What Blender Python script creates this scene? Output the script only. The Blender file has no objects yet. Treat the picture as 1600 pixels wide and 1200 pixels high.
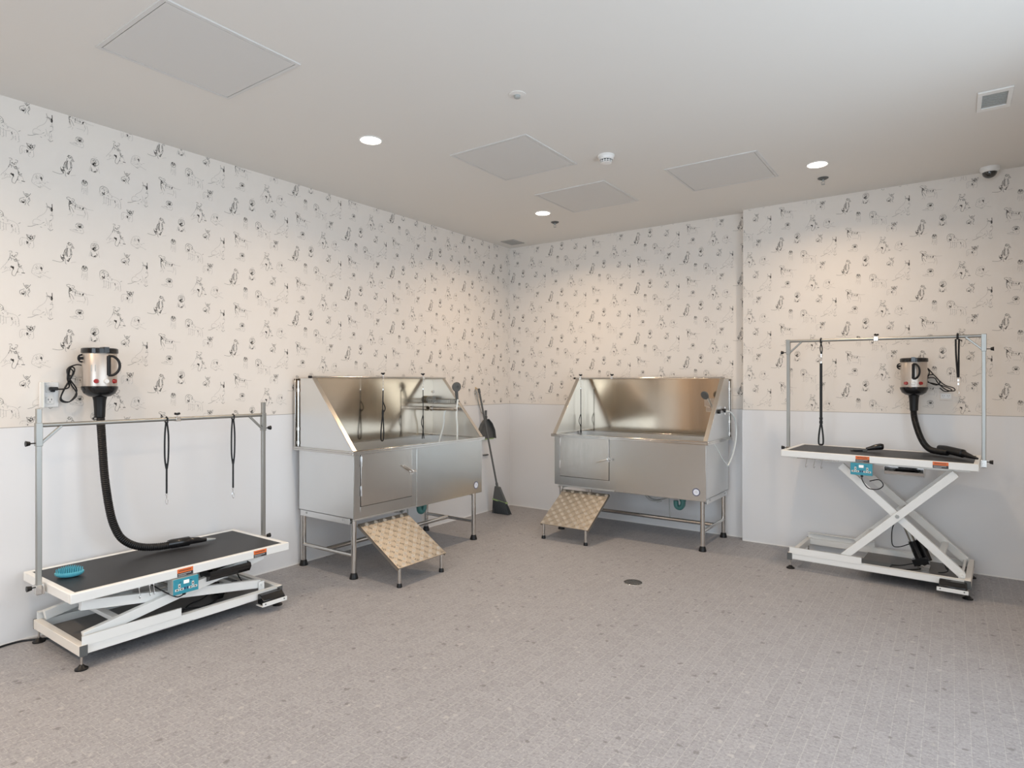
import bpy, math, random
import numpy as np
from mathutils import Vector, Matrix

C = bpy.context.scene
COL = C.collection
random.seed(4)
rad = math.radians

# ------------------------------------------------------------------ camera
cd = bpy.data.cameras.new('camera'); cam = bpy.data.objects.new('camera', cd); COL.objects.link(cam)
cd.sensor_width = 36.0; cd.lens = 969.86 / 1600 * 36.0
cd.shift_y = -0.00173; cd.clip_start = 0.05
cam.location = (3.9421, -5.5220, 1.34045)
cam.rotation_euler = (rad(90), 0, 0.616784)
C.camera = cam

# ------------------------------------------------------------------ world, light, exposure
w = bpy.data.worlds.new('world'); C.world = w; w.use_nodes = True
w.node_tree.nodes['Background'].inputs[0].default_value = (0.80, 0.90, 1.0, 1)
w.node_tree.nodes['Background'].inputs[1].default_value = 2.2
C.view_settings.view_transform = 'Standard'; C.view_settings.look = 'None'
C.view_settings.gamma = 1.0; C.view_settings.use_curve_mapping = False
C.view_settings.exposure = -0.04
ROOM_X, ROOM_Y, H = 4.65, -8.2, 2.8


def area(name, loc, rot, sx, sy, power, col):
    l = bpy.data.lights.new(name, 'AREA'); l.shape = 'RECTANGLE'; l.size = sx; l.size_y = sy
    l.energy = power; l.color = col
    o = bpy.data.objects.new(name, l); COL.objects.link(o); o.location = loc; o.rotation_euler = rot
    return o


# daylight entering through the windows of the right wall and of the wall behind the camera
area('daylight_side', (4.82, -4.0, 1.45), (0, rad(90), 0), 2.3, 3.9, 37, (0.74, 0.88, 1.0))
area('daylight_rear', (2.9, -8.42, 1.4), (rad(90), 0, 0), 2.4, 2.3, 62, (0.76, 0.89, 1.0))


# ------------------------------------------------------------------ materials
def mat(name, col, rough=0.5, metal=0.0, spec=0.5, noise=0.0, nscale=40, bump=0.0, bscale=200, coat=0.0, stretch=None, emit=None, estr=0, rvar=0.0):
    m = bpy.data.materials.new(name); m.use_nodes = True
    nt = m.node_tree; b = nt.nodes['Principled BSDF']
    c4 = (col[0], col[1], col[2], 1)
    b.inputs['Base Color'].default_value = c4
    b.inputs['Roughness'].default_value = rough; b.inputs['Metallic'].default_value = metal
    b.inputs['Specular IOR Level'].default_value = spec; b.inputs['Coat Weight'].default_value = coat
    if emit:
        b.inputs['Emission Color'].default_value = (*emit, 1); b.inputs['Emission Strength'].default_value = estr
    tc = nt.nodes.new('ShaderNodeTexCoord'); mp = nt.nodes.new('ShaderNodeMapping')
    nt.links.new(tc.outputs['Object'], mp.inputs[0])
    if stretch: mp.inputs['Scale'].default_value = stretch
    nz = nt.nodes.new('ShaderNodeTexNoise'); nz.inputs['Scale'].default_value = nscale; nz.inputs['Detail'].default_value = 4
    nt.links.new(mp.outputs[0], nz.inputs['Vector'])
    if noise > 0:
        mx = nt.nodes.new('ShaderNodeMix'); mx.data_type = 'RGBA'
        mx.inputs['A'].default_value = tuple(max(0, v * (1 - noise)) for v in col) + (1,)
        mx.inputs['B'].default_value = tuple(min(1, v * (1 + noise)) for v in col) + (1,)
        nt.links.new(nz.outputs['Fac'], mx.inputs['Factor']); nt.links.new(mx.outputs['Result'], b.inputs['Base Color'])
    if rvar > 0:
        mr = nt.nodes.new('ShaderNodeMapRange'); mr.inputs['To Min'].default_value = rough - rvar; mr.inputs['To Max'].default_value = rough + rvar
        nt.links.new(nz.outputs['Fac'], mr.inputs['Value']); nt.links.new(mr.outputs[0], b.inputs['Roughness'])
    if bump > 0:
        n2 = nt.nodes.new('ShaderNodeTexNoise'); n2.inputs['Scale'].default_value = bscale; n2.inputs['Detail'].default_value = 3
        nt.links.new(mp.outputs[0], n2.inputs['Vector'])
        bp = nt.nodes.new('ShaderNodeBump'); bp.inputs['Strength'].default_value = bump; bp.inputs['Distance'].default_value = 0.002
        nt.links.new(n2.outputs['Fac'], bp.inputs['Height']); nt.links.new(bp.outputs[0], b.inputs['Normal'])
    return m


M = {}
M['paper'] = mat('wallpaper_paper', (0.79, 0.74, 0.685), 0.75, noise=0.01, nscale=3, bump=0.08, bscale=300)
M['ink1'] = mat('ink_faint', (0.50, 0.47, 0.44), 0.8)
M['ink2'] = mat('ink_mid', (0.28, 0.265, 0.245), 0.8)
M['ink3'] = mat('ink_dark', (0.12, 0.11, 0.10), 0.8)
M['panel'] = mat('wall_panel_white', (0.765, 0.765, 0.775), 0.32, noise=0.012, nscale=1.5)
M['shade_line'] = mat('painted_shade_line', (0.42, 0.40, 0.38), 0.6)  # grey strip, the shade line along the panel tops painted as colour
M['seal'] = mat('silicone_seal', (0.84, 0.83, 0.81), 0.35)
M['plaster'] = mat('ceiling_paint', (0.74, 0.715, 0.68), 0.9, noise=0.008, nscale=2)
M['hatch'] = mat('hatch_paint', (0.66, 0.65, 0.635), 0.7)
M['hatchgap'] = mat('hatch_gap', (0.44, 0.43, 0.41), 0.8)
M['rear'] = mat('rear_wall_paint', (0.24, 0.20, 0.165), 0.8, noise=0.03, nscale=3)
M['oak'] = mat('added_oak_frame', (0.80, 0.50, 0.25), 0.45, noise=0.2, nscale=12, stretch=(6, 6, 0.6))  # colour raised so the added door jambs reflect as bright bands
M['doorleaf'] = mat('dark_door', (0.16, 0.125, 0.10), 0.5)
M['steel'] = mat('brushed_steel', (0.68, 0.645, 0.60), 0.25, 1.0, noise=0.05, nscale=7, stretch=(4, 4, 0.25), bump=0.010, bscale=18, rvar=0.04)
M['steel_back'] = mat('back_splash_steel', (0.64, 0.56, 0.46), 0.13, 1.0, noise=0.03, nscale=6, stretch=(4, 4, 0.2), bump=0.008, bscale=9, rvar=0.03)
M['steel_h'] = mat('brushed_steel_panel', (0.62, 0.615, 0.595), 0.26, 1.0, noise=0.02, nscale=1.5)
M['steel_side'] = mat('satin_steel', (0.80, 0.805, 0.80), 0.36, 1.0, noise=0.04, nscale=3, rvar=0.05)
M['tube'] = mat('polished_tube', (0.66, 0.64, 0.61), 0.16, 1.0)
M['edge'] = mat('folded_steel_edge', (0.62, 0.58, 0.53), 0.30, 1.0)
M['chrome'] = mat('chrome', (0.80, 0.80, 0.80), 0.10, 1.0)
M['galv'] = mat('zinc_tube', (0.40, 0.40, 0.38), 0.42, 1.0, noise=0.05, nscale=12)
M['check'] = mat('checker_plate', (0.46, 0.425, 0.375), 0.43, 1.0, noise=0.08, nscale=30, rvar=0.05)
M['black'] = mat('black_rubber', (0.008, 0.008, 0.009), 0.42, spec=0.35)
M['gloss'] = mat('black_gloss', (0.010, 0.010, 0.011), 0.16)
M['mat_top'] = mat('table_rubber_top', (0.016, 0.0165, 0.018), 0.46, noise=0.12, nscale=20, bump=0.25, bscale=900)
M['white'] = mat('white_powder_coat', (0.82, 0.82, 0.80), 0.35, noise=0.01, nscale=10)
M['cream'] = mat('cream_edge', (0.80, 0.76, 0.70), 0.4)
M['plate'] = mat('dark_base_plate', (0.16, 0.15, 0.145), 0.5, noise=0.1)
M['plast'] = mat('white_plastic', (0.80, 0.79, 0.77), 0.35)
M['gplast'] = mat('grey_plastic', (0.10, 0.105, 0.105), 0.45)
M['lgrey'] = mat('light_grey_plastic', (0.38, 0.39, 0.38), 0.4)
M['teal'] = mat('teal_plastic', (0.035, 0.29, 0.38), 0.35)
M['aqua'] = mat('aqua_rubber', (0.11, 0.45, 0.56), 0.4)
M['pvc'] = mat('green_pvc', (0.06, 0.20, 0.19), 0.4)
M['orange'] = mat('orange_label', (0.75, 0.16, 0.035), 0.5)
M['darklab'] = mat('dark_label', (0.035, 0.035, 0.04), 0.5)
M['red'] = mat('red_button', (0.32, 0.012, 0.012), 0.25, coat=0.5)
M['silver'] = mat('silver_enamel', (0.56, 0.50, 0.45), 0.36, 0.75)
M['navy'] = mat('navy_print', (0.03, 0.035, 0.12), 0.5)
M['label'] = mat('white_sticker', (0.80, 0.82, 0.90), 0.45)
M['bristle'] = mat('broom_bristle', (0.035, 0.040, 0.043), 0.6, noise=0.3, nscale=60, stretch=(8, 8, 0.5))
M['lime'] = mat('lime_band', (0.30, 0.42, 0.18), 0.5)
M['brass'] = mat('brass_hook', (0.65, 0.50, 0.28), 0.3, 0.9)
M['lampglow'] = mat('lamp_glow', (1, 0.95, 0.88), 0.5, emit=(1.0, 0.90, 0.76), estr=14)
M['neon'] = mat('lit_switch', (0.85, 0.84, 0.82), 0.4, emit=(1, 0.85, 0.82), estr=0.25)
M['glassdome'] = mat('smoked_dome', (0.012, 0.012, 0.012), 0.08, coat=1.0)
M['hosew'] = mat('clear_hose', (0.72, 0.76, 0.76), 0.2)
M['cuplike'] = mat('translucent_grey_bottle', (0.17, 0.175, 0.165), 0.3)


def floor_material():
    m = bpy.data.materials.new('mosaic_tile_floor'); m.use_nodes = True
    nt = m.node_tree; L = nt.links; b = nt.nodes['Principled BSDF']
    tc = nt.nodes.new('ShaderNodeTexCoord'); mp = nt.nodes.new('ShaderNodeMapping')
    mp.inputs['Rotation'].default_value = (0, 0, rad(90))
    L.new(tc.outputs['Object'], mp.inputs[0])
    br = nt.nodes.new('ShaderNodeTexBrick'); br.offset = 0.5; br.squash = 1
    br.inputs['Scale'].default_value = 1.0
    br.inputs['Brick Width'].default_value = 0.062; br.inputs['Row Height'].default_value = 0.050
    br.inputs['Mortar Size'].default_value = 0.0014; br.inputs['Mortar Smooth'].default_value = 0.3
    br.inputs['Color1'].default_value = (0.314, 0.306, 0.318, 1); br.inputs['Color2'].default_value = (0.350, 0.342, 0.355, 1)
    br.inputs['Mortar'].default_value = (0.43, 0.42, 0.415, 1)
    L.new(mp.outputs[0], br.inputs['Vector'])

    def noise(scale, detail=3, rough=0.5):
        n = nt.nodes.new('ShaderNodeTexNoise'); n.inputs['Scale'].default_value = scale; n.inputs['Detail'].default_value = detail
        n.inputs['Roughness'].default_value = rough; L.new(tc.outputs['Object'], n.inputs['Vector']); return n

    def ramp(src, a, c, out):
        r = nt.nodes.new('ShaderNodeMapRange'); r.inputs['From Min'].default_value = a; r.inputs['From Max'].default_value = c
        r.inputs['To Min'].default_value = 0; r.inputs['To Max'].default_value = out; L.new(src, r.inputs['Value']); return r.outputs[0]

    def mix(fac, a, colb, mode='MIX'):
        x = nt.nodes.new('ShaderNodeMix'); x.data_type = 'RGBA'; x.blend_type = mode
        L.new(fac, x.inputs['Factor']); L.new(a, x.inputs['A']); x.inputs['B'].default_value = colb; return x.outputs['Result']
    col = br.outputs['Color']
    col = mix(ramp(noise(75, 4, 0.6).outputs['Fac'], 0.48, 0.64, 0.65), col, (0.225, 0.218, 0.224, 1))
    col = mix(ramp(noise(110, 3, 0.6).outputs['Fac'], 0.55, 0.68, 0.65), col, (0.50, 0.49, 0.495, 1))
    dn = nt.nodes.new('ShaderNodeTexNoise'); dn.inputs['Scale'].default_value = 45; L.new(tc.outputs['Object'], dn.inputs['Vector'])
    dv = nt.nodes.new('ShaderNodeVectorMath'); dv.operation = 'SCALE'; dv.inputs['Scale'].default_value = 0.030; L.new(dn.outputs['Color'], dv.inputs[0])
    da = nt.nodes.new('ShaderNodeVectorMath'); da.operation = 'ADD'; L.new(tc.outputs['Object'], da.inputs[0]); L.new(dv.outputs[0], da.inputs[1])
    v = nt.nodes.new('ShaderNodeTexVoronoi'); v.inputs['Scale'].default_value = 30; L.new(da.outputs[0], v.inputs['Vector'])
    sep = nt.nodes.new('ShaderNodeSeparateColor'); L.new(v.outputs['Color'], sep.inputs[0])
    gt = nt.nodes.new('ShaderNodeMath'); gt.operation = 'GREATER_THAN'; gt.inputs[1].default_value = 0.95; L.new(sep.outputs[0], gt.inputs[0])
    vs = nt.nodes.new('ShaderNodeMath'); vs.operation = 'MULTIPLY'; L.new(gt.outputs[0], vs.inputs[0])
    r2 = ramp(v.outputs['Distance'], 0.42, 0.24, 0.75); L.new(r2, vs.inputs[1])
    col = mix(vs.outputs[0], col, (0.17, 0.165, 0.163, 1))
    lt = nt.nodes.new('ShaderNodeMath'); lt.operation = 'LESS_THAN'; lt.inputs[1].default_value = 0.03; L.new(sep.outputs[1], lt.inputs[0])
    vl = nt.nodes.new('ShaderNodeMath'); vl.operation = 'MULTIPLY'; L.new(lt.outputs[0], vl.inputs[0]); L.new(r2, vl.inputs[1])
    col = mix(vl.outputs[0], col, (0.46, 0.445, 0.435, 1))
    L.new(col, b.inputs['Base Color'])
    b.inputs['Roughness'].default_value = 0.55
    bp = nt.nodes.new('ShaderNodeBump'); bp.inputs['Strength'].default_value = 0.25; bp.inputs['Distance'].default_value = 0.002; bp.invert = True
    L.new(br.outputs['Fac'], bp.inputs['Height']); L.new(bp.outputs[0], b.inputs['Normal'])
    return m


M['floor'] = floor_material()


# ------------------------------------------------------------------ mesh helper
class MB:
    def __init__(s): s.v = []; s.f = []; s.mi = []; s.k = 0; s.xf = None

    def add(s, vs, fs):
        n = len(s.v)
        if s.xf: vs = [s.xf(Vector(p)) for p in vs]
        s.v += [tuple(p) for p in vs]; s.f += [tuple(i + n for i in f) for f in fs]; s.mi += [s.k] * len(fs); return s

    def box(s, a, b):
        x0, y0, z0 = a; x1, y1, z1 = b
        x0, x1 = sorted((x0, x1)); y0, y1 = sorted((y0, y1)); z0, z1 = sorted((z0, z1))
        return s.add([(x0, y0, z0), (x1, y0, z0), (x1, y1, z0), (x0, y1, z0), (x0, y0, z1), (x1, y0, z1), (x1, y1, z1), (x0, y1, z1)],
                     [(0, 3, 2, 1), (4, 5, 6, 7), (0, 1, 5, 4), (1, 2, 6, 5), (2, 3, 7, 6), (3, 0, 4, 7)])

    def beam(s, p0, p1, wdt, h, up=(0, 0, 1)):   # rectangular bar between two points
        p0 = Vector(p0); p1 = Vector(p1); d = (p1 - p0).normalized(); u = Vector(up)
        side = d.cross(u).normalized(); u = side.cross(d).normalized()
        vs = []
        for p in (p0, p1):
            for a, b in ((-1, -1), (1, -1), (1, 1), (-1, 1)): vs.append(p + side * a * wdt / 2 + u * b * h / 2)
        return s.add(vs, [(0, 1, 2, 3), (7, 6, 5, 4), (0, 4, 5, 1), (1, 5, 6, 2), (2, 6, 7, 3), (3, 7, 4, 0)])

    def tube(s, pts, r, n=12, closed=False, sub=0, flat=1.0):
        pts = [Vector(p) for p in pts]
        if sub: pts = smooth(pts, sub, closed)
        rs = r if isinstance(r, (list, tuple)) else [r] * len(pts)
        if len(rs) != len(pts):
            rs = [float(np.interp(i / (len(pts) - 1), np.linspace(0, 1, len(rs)), rs)) for i in range(len(pts))]
        N = len(pts); T = []
        for i in range(N):
            a = pts[(i - 1) % N] if (closed or i > 0) else pts[0]
            b = pts[(i + 1) % N] if (closed or i < N - 1) else pts[-1]
            T.append((b - a).normalized())
        ref = Vector((0, 0, 1)) if abs(T[0].z) < 0.9 else Vector((1, 0, 0))
        u = T[0].cross(ref).normalized(); vs = []
        for i in range(N):
            u = (u - T[i] * u.dot(T[i])).normalized(); w_ = T[i].cross(u)
            for j in range(n):
                a = 2 * math.pi * j / n
                vs.append(pts[i] + (u * math.cos(a) + w_ * math.sin(a) * flat) * rs[i])
        fs = []
        for i in range(N if closed else N - 1):
            k = (i + 1) % N
            for j in range(n):
                fs.append((i * n + j, i * n + (j + 1) % n, k * n + (j + 1) % n, k * n + j))
        if not closed:
            fs.append(tuple(range(n - 1, -1, -1))); fs.append(tuple((N - 1) * n + j for j in range(n)))
        return s.add(vs, fs)

    def cyl(s, p0, p1, r0, r1=None, n=24):
        return s.tube([p0, p1], [r0, r0 if r1 is None else r1], n)

    def lathe(s, prof, c=(0, 0, 0), n=32, axis=(0, 0, 1), a0=0, a1=2 * math.pi):
        c = Vector(c); ax = Vector(axis).normalized()
        ref = Vector((1, 0, 0)) if abs(ax.x) < 0.9 else Vector((0, 1, 0))
        u = (ref - ax * ref.dot(ax)).normalized(); w_ = ax.cross(u); vs = []; fs = []
        full = abs(a1 - a0 - 2 * math.pi) < 1e-6; cnt = n if full else n + 1
        for r, z in prof:
            for j in range(cnt):
                a = a0 + (a1 - a0) * j / n
                vs.append(c + ax * z + (u * math.cos(a) + w_ * math.sin(a)) * max(r, 1e-5))
        for i in range(len(prof) - 1):
            for j in range(n):
                k = (j + 1) % cnt
                fs.append((i * cnt + j, i * cnt + k, (i + 1) * cnt + k, (i + 1) * cnt + j))
        return s.add(vs, fs)

    def prism(s, poly, axis, a, b):   # poly in the two other axes
        def P(p, t):
            return {'x': (t, p[0], p[1]), 'y': (p[0], t, p[1]), 'z': (p[0], p[1], t)}[axis]
        n = len(poly); vs = [P(p, a) for p in poly] + [P(p, b) for p in poly]
        fs = [tuple(range(n)), tuple(range(2 * n - 1, n - 1, -1))] + [(i, (i + 1) % n, n + (i + 1) % n, n + i) for i in range(n)]
        return s.add(vs, fs)

    def quad(s, a, b, c, d): return s.add([a, b, c, d], [(0, 1, 2, 3)])

    def build(s, name, mats, parent=None, bevel=0, smooth_=True, loc=None, fix=True):
        me = bpy.data.meshes.new(name); me.from_pydata(s.v, [], s.f)
        if not isinstance(mats, (list, tuple)): mats = [mats]
        for m in mats: me.materials.append(M[m] if isinstance(m, str) else m)
        me.polygons.foreach_set('material_index', s.mi)
        if fix:
            import bmesh
            bm = bmesh.new(); bm.from_mesh(me); bmesh.ops.recalc_face_normals(bm, faces=bm.faces); bm.to_mesh(me); bm.free()
        me.update()
        if smooth_:
            me.polygons.foreach_set('use_smooth', [True] * len(me.polygons)); me.set_sharp_from_angle(angle=rad(35))
        o = bpy.data.objects.new(name, me); COL.objects.link(o)
        if parent: o.parent = parent
        if loc: o.location = loc
        if bevel:
            md = o.modifiers.new('bevel', 'BEVEL'); md.width = bevel; md.segments = 2; md.limit_method = 'ANGLE'; md.angle_limit = rad(40)
        return o


def smooth(pts, k, closed=False):
    P = [Vector(p) for p in pts]; N = len(P); out = []
    for i in range(N if closed else N - 1):
        g = lambda j: P[j % N] if closed else P[max(0, min(N - 1, j))]
        a, b, c, d = g(i - 1), g(i), g(i + 1), g(i + 2)
        for t in range(k):
            t /= k
            out.append(0.5 * ((2 * b) + (c - a) * t + (2 * a - 5 * b + 4 * c - d) * t * t + (3 * b - a - 3 * c + d) * t ** 3))
    if not closed: out.append(P[-1])
    return out


def tag(o, label, cat, group=None):
    o['label'] = label; o['category'] = cat
    if group: o['group'] = group
    return o


def thing(name, label, cat, loc=(0, 0, 0), rz=0, group=None):
    o = bpy.data.objects.new(name, None); COL.objects.link(o); o.location = loc; o.rotation_euler = (0, 0, rz)
    o.empty_display_size = 0.1
    return tag(o, label, cat, group)


def struct(o): o['kind'] = 'structure'; return o


def copy_tree(o, parent=None):
    c = o.copy(); COL.objects.link(c); c.parent = parent
    for ch in list(o.children): copy_tree(ch, c)
    return c


# ------------------------------------------------------------------ wallpaper drawings (strokes: weight, points)
DOGS = {
 'chi': (270, 360, 45, 45, [(2, '230,210 245,255 262,290 295,320'), (2, '375,225 355,265 335,290 300,320'), (2, '262,265 300,245 345,260'), (2, '255,340 200,370 165,400 165,450 190,485'),
   (2, '345,330 362,390 330,440 320,480 345,520'), (3, '215,455 240,475'), (3, '218,472 238,458'), (2, '275,380 285,450 262,520'), (1, '230,380 250,430 240,500'), (2, '280,300 300,335 320,300'), (1, '300,260 305,300')]),
 'dober': (610, 750, 47, 45, [(2, '715,430 730,485 770,520'), (3, '835,430 838,500 835,560'), (1, '735,500 728,570 690,660 640,720 560,780 520,830'), (3, '805,580 835,605 842,545 820,530'), (2, '765,520 800,560 840,560'),
   (1, '600,880 520,850 450,885 430,950 440,1000'), (2, '330,1060 420,1040 500,990 540,978'), (1, '540,978 600,960 650,910'), (2, '590,1020 620,1035'), (1, '835,620 840,680 858,770 800,850 772,900 785,1000 800,1065'),
   (2, '805,700 860,705'), (1, '700,800 725,880 745,960'), (2, '750,1030 800,1078 855,1035'), (1, '820,880 830,1000'), (2, '640,920 670,900'), (2, '780,850 820,815')]),
 'dalm': (475, 530, 50, 49, [(2, '150,290 200,268 250,295'), (2, '150,290 165,330 205,335'), (2, '270,300 305,290 335,315 325,350 300,372 272,330'), (3, '205,335 228,395 255,405'), (2, '215,370 203,480 218,560 240,645'),
   (2, '215,400 212,500 225,580'), (1, '240,645 262,700 180,748'), (1, '300,375 340,400 400,430 500,442 580,460 630,490 720,500 805,500'), (1, '340,560 420,550 500,560 560,540'), (2, '250,520 295,590 322,655'),
   (1, '580,550 602,650 560,745'), (1, '635,560 662,680 650,790'), (2, '275,420 295,470 320,440'), (3, '350,455 358,500'), (2, '388,430 405,510'), (2, '440,460 460,510 490,520'), (3, '530,505 545,535'), (2, '515,545 570,480'),
   (1, '390,700 560,700'), (1, '300,700 280,770'), (2, '345,520 350,560'), (1, '590,470 635,520')]),
 'boxer': (300, 530, 56, 56, [(2, '210,190 270,180 275,235'), (2, '360,200 412,205 400,270'), (2, '240,230 232,350 195,445'), (1, '400,270 372,330 320,352'), (2, '290,285 300,330 350,290'), (2, '260,380 330,400 410,430 340,460'),
   (2, '410,440 430,520 455,600 520,625'), (2, '425,500 430,600 470,620'), (1, '200,440 130,570 60,660 20,735'), (1, '150,650 100,745'), (3, '258,605 300,645 318,700'), (3, '270,610 305,660'), (2, '305,700 280,780 282,860 335,885'),
   (2, '430,640 400,760 368,830 350,882'), (1, '450,640 522,650 548,720 545,770'), (3, '510,770 582,770'), (1, '430,830 512,830'), (1, '40,830 100,800 180,735 255,740'), (1, '200,650 250,720'), (2, '190,455 215,430')]),
 'golden': (1185, 800, 56, 56, [(1, '1000,660 1050,610 1150,590 1222,620 1225,700'), (3, '1150,705 1190,730 1195,780'), (1, '1155,640 1180,700'), (2, '1050,690 1075,770'), (1, '1000,660 970,740 948,830 960,900 1050,950 1150,1000'),
   (2, '1100,985 1170,998'), (1, '1130,820 1160,870 1060,890'), (1, '1200,900 1300,940 1400,985 1420,970'), (1, '1250,860 1290,840'), (1, '1310,795 1372,790'), (1, '1060,640 1110,700 1100,760')]),
 'hound': (340, 660, 62, 62, [(2, '450,350 490,310 560,300 600,340 612,400 655,455 605,470 560,440'), (2, '480,330 492,385 545,372 570,330'), (2, '450,400 430,500 370,600 342,720 362,800'), (3, '470,480 435,590 432,700 455,780'),
   (2, '560,470 582,600 580,700 545,820 480,905'), (2, '530,480 545,600 552,700 500,780'), (2, '270,740 258,820 305,895 350,935'), (3, '285,800 310,890 350,925'), (3, '328,730 352,790'), (2, '352,790 390,860 400,1005'),
   (2, '350,935 280,980 180,988 30,962'), (3, '440,900 490,940 500,880 530,820'), (1, '560,970 600,950 705,915'), (2, '400,1000 425,1030'), (2, '410,520 385,620 380,740'), (2, '470,560 460,690 470,760')]),
 'pug': (1370, 470, 62, 62, [(2, '1270,300 1300,252 1380,240 1460,252 1492,320 1500,400 1440,462 1380,482 1300,462 1260,400 1268,310'), (2, '1318,325 1332,355'), (2, '1390,330 1388,375'), (3, '1300,440 1350,472 1440,460'), (2, '1340,500 1400,520'),
   (1, '1262,500 1230,600 1208,712'), (1, '1490,500 1502,600 1532,705'), (3, '1270,650 1295,695'), (2, '1295,695 1345,712 1412,712 1422,660'), (2, '1430,570 1442,622'), (1, '1335,180 1460,182'), (2, '1345,400 1370,420 1410,400'),
   (2, '1262,570 1280,600'), (1, '1460,300 1440,400'), (2, '1355,430 1365,480 1400,440')]),
 'french': (185, 465, 12.6, 12.3, [(2, '178,426 184,440 183,453 195,462 212,460 220,446 226,424 213,432 195,429 178,426'), (3, '189,444 193,446'), (3, '208,444 212,447'), (3, '196,452 206,453'), (1, '178,450 152,449 142,470 144,502'),
   (1, '152,470 156,492 145,505'), (3, '181,468 182,486'), (1, '191,465 188,498 197,508'), (1, '216,462 219,498 208,508'), (2, '198,436 206,437'), (1, '165,480 170,492')]),
 'lie': (478, 392, 12.6, 12.3, [(2, '469,372 479,357 505,357 515,372 511,384 480,388 469,378'), (3, '482,374 505,376'), (2, '476,366 508,364'), (2, '483,381 506,382'), (1, '480,389 465,405 434,408 450,416 490,420 512,422'), (1, '512,390 519,412 505,424'), (2, '470,404 480,408'), (1, '486,395 500,402')]),
 'terrier': (528, 132, 12.6, 12.3, [(2, '514,100 520,90 538,90 547,102 545,118 535,125 520,124 512,112 514,100'), (3, '532,108 536,112'), (2, '520,98 516,110'), (2, '518,95 540,97 545,108'), (1, '515,128 511,172'), (1, '525,140 527,176 519,181'), (1, '546,128 549,174'), (1, '538,140 540,180 548,182'), (1, '521,112 526,120')]),
 'poodle': (690, 190, 12.6, 12.3, [(2, '624,165 624,136 643,121 668,129 680,150 667,166'), (3, '640,184 650,174 655,160'), (1, '640,140 655,145 652,165'), (1, '619,165 630,186 650,178'), (1, '680,160 700,176 730,182 752,196 760,222'), (2, '758,190 768,182'), (1, '660,196 690,205 715,200'),
   (1, '650,190 648,238 640,246'), (1, '664,192 664,240'), (1, '678,200 680,244 670,248'), (1, '692,205 692,244'), (3, '720,205 724,218'), (1, '728,222 724,250 716,255'), (1, '742,222 744,252'), (1, '758,222 762,252 752,257'), (2, '672,178 680,184'), (1, '632,130 650,128 665,140')]),
}
# (kind, offset right, offset up) inside one repeat, measured from the small pointed-ear dog
REPEAT = [('chi', 0, 0), ('dober', .07, -.075), ('dalm', .25, 0), ('poodle', .40, .10), ('terrier', .27, .13), ('lie', .235, -.11), ('french', .01, -.22),
          ('hound', .17, -.255), ('boxer', .43, -.11), ('pug', .32, -.215), ('golden', .07, -.37)]
# little patches of pencil hatching: centre, radii, count, weight
HATCH = {
 'chi': [(305, 290, 30, 30, 7, 2), (228, 440, 38, 48, 12, 2), (228, 465, 16, 14, 6, 3), (340, 400, 16, 60, 5, 2)],
 'dober': [(812, 560, 32, 46, 8, 3), (760, 525, 30, 16, 4, 2), (820, 700, 30, 30, 4, 1), (500, 985, 60, 16, 6, 1), (680, 950, 40, 50, 5, 1), (810, 960, 20, 90, 4, 1)],
 'dalm': [(235, 420, 26, 50, 9, 3), (300, 420, 40, 30, 6, 2), (370, 480, 30, 50, 6, 2), (220, 540, 20, 80, 6, 2), (540, 510, 20, 20, 4, 3), (460, 490, 50, 30, 5, 2), (600, 620, 30, 60, 4, 1)],
 'boxer': [(320, 300, 60, 50, 8, 2), (250, 400, 40, 50, 5, 2), (380, 430, 60, 40, 9, 2), (460, 580, 50, 50, 7, 2), (290, 650, 30, 45, 7, 3), (120, 690, 70, 50, 6, 1), (420, 760, 25, 60, 4, 2)],
 'golden': [(1090, 690, 60, 50, 6, 1), (1185, 720, 20, 30, 5, 3), (1010, 820, 50, 80, 6, 1), (1160, 860, 50, 40, 5, 1), (1180, 960, 60, 25, 5, 1), (1270, 850, 40, 30, 3, 1)],
 'hound': [(500, 350, 45, 45, 9, 2), (590, 410, 40, 40, 6, 2), (400, 600, 30, 130, 10, 2), (360, 760, 50, 60, 8, 2), (560, 620, 24, 160, 9, 2), (320, 870, 50, 50, 7, 3), (490, 890, 40, 40, 5, 2)],
 'pug': [(1380, 330, 90, 70, 12, 2), (1370, 430, 75, 40, 12, 3), (1370, 500, 50, 30, 5, 2), (1285, 620, 25, 60, 4, 2), (1440, 640, 25, 50, 4, 2), (1240, 640, 20, 60, 3, 1), (1350, 690, 60, 14, 5, 3)],
 'french': [(205, 444, 15, 11, 12, 3), (200, 440, 20, 14, 8, 2), (165, 470, 18, 20, 5, 1), (195, 480, 8, 14, 4, 2), (182, 478, 3, 8, 3, 3)],
 'lie': [(491, 371, 18, 11, 12, 2), (493, 380, 14, 5, 6, 3), (470, 408, 22, 8, 6, 1), (502, 402, 12, 12, 4, 1)],
 'terrier': [(530, 108, 13, 14, 14, 2), (527, 100, 12, 8, 6, 3), (530, 145, 14, 22, 5, 1), (516, 160, 4, 16, 2, 1)],
 'poodle': [(645, 150, 20, 20, 8, 2), (648, 175, 12, 9, 8, 3), (640, 190, 25, 16, 6, 1), (685, 185, 24, 24, 8, 1), (728, 215, 18, 24, 7, 1), (665, 232, 20, 14, 6, 1), (745, 238, 16, 18, 6, 1), (672, 160, 8, 12, 5, 2)],
}
_rh = random.Random(11)
_parsed = {}
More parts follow.
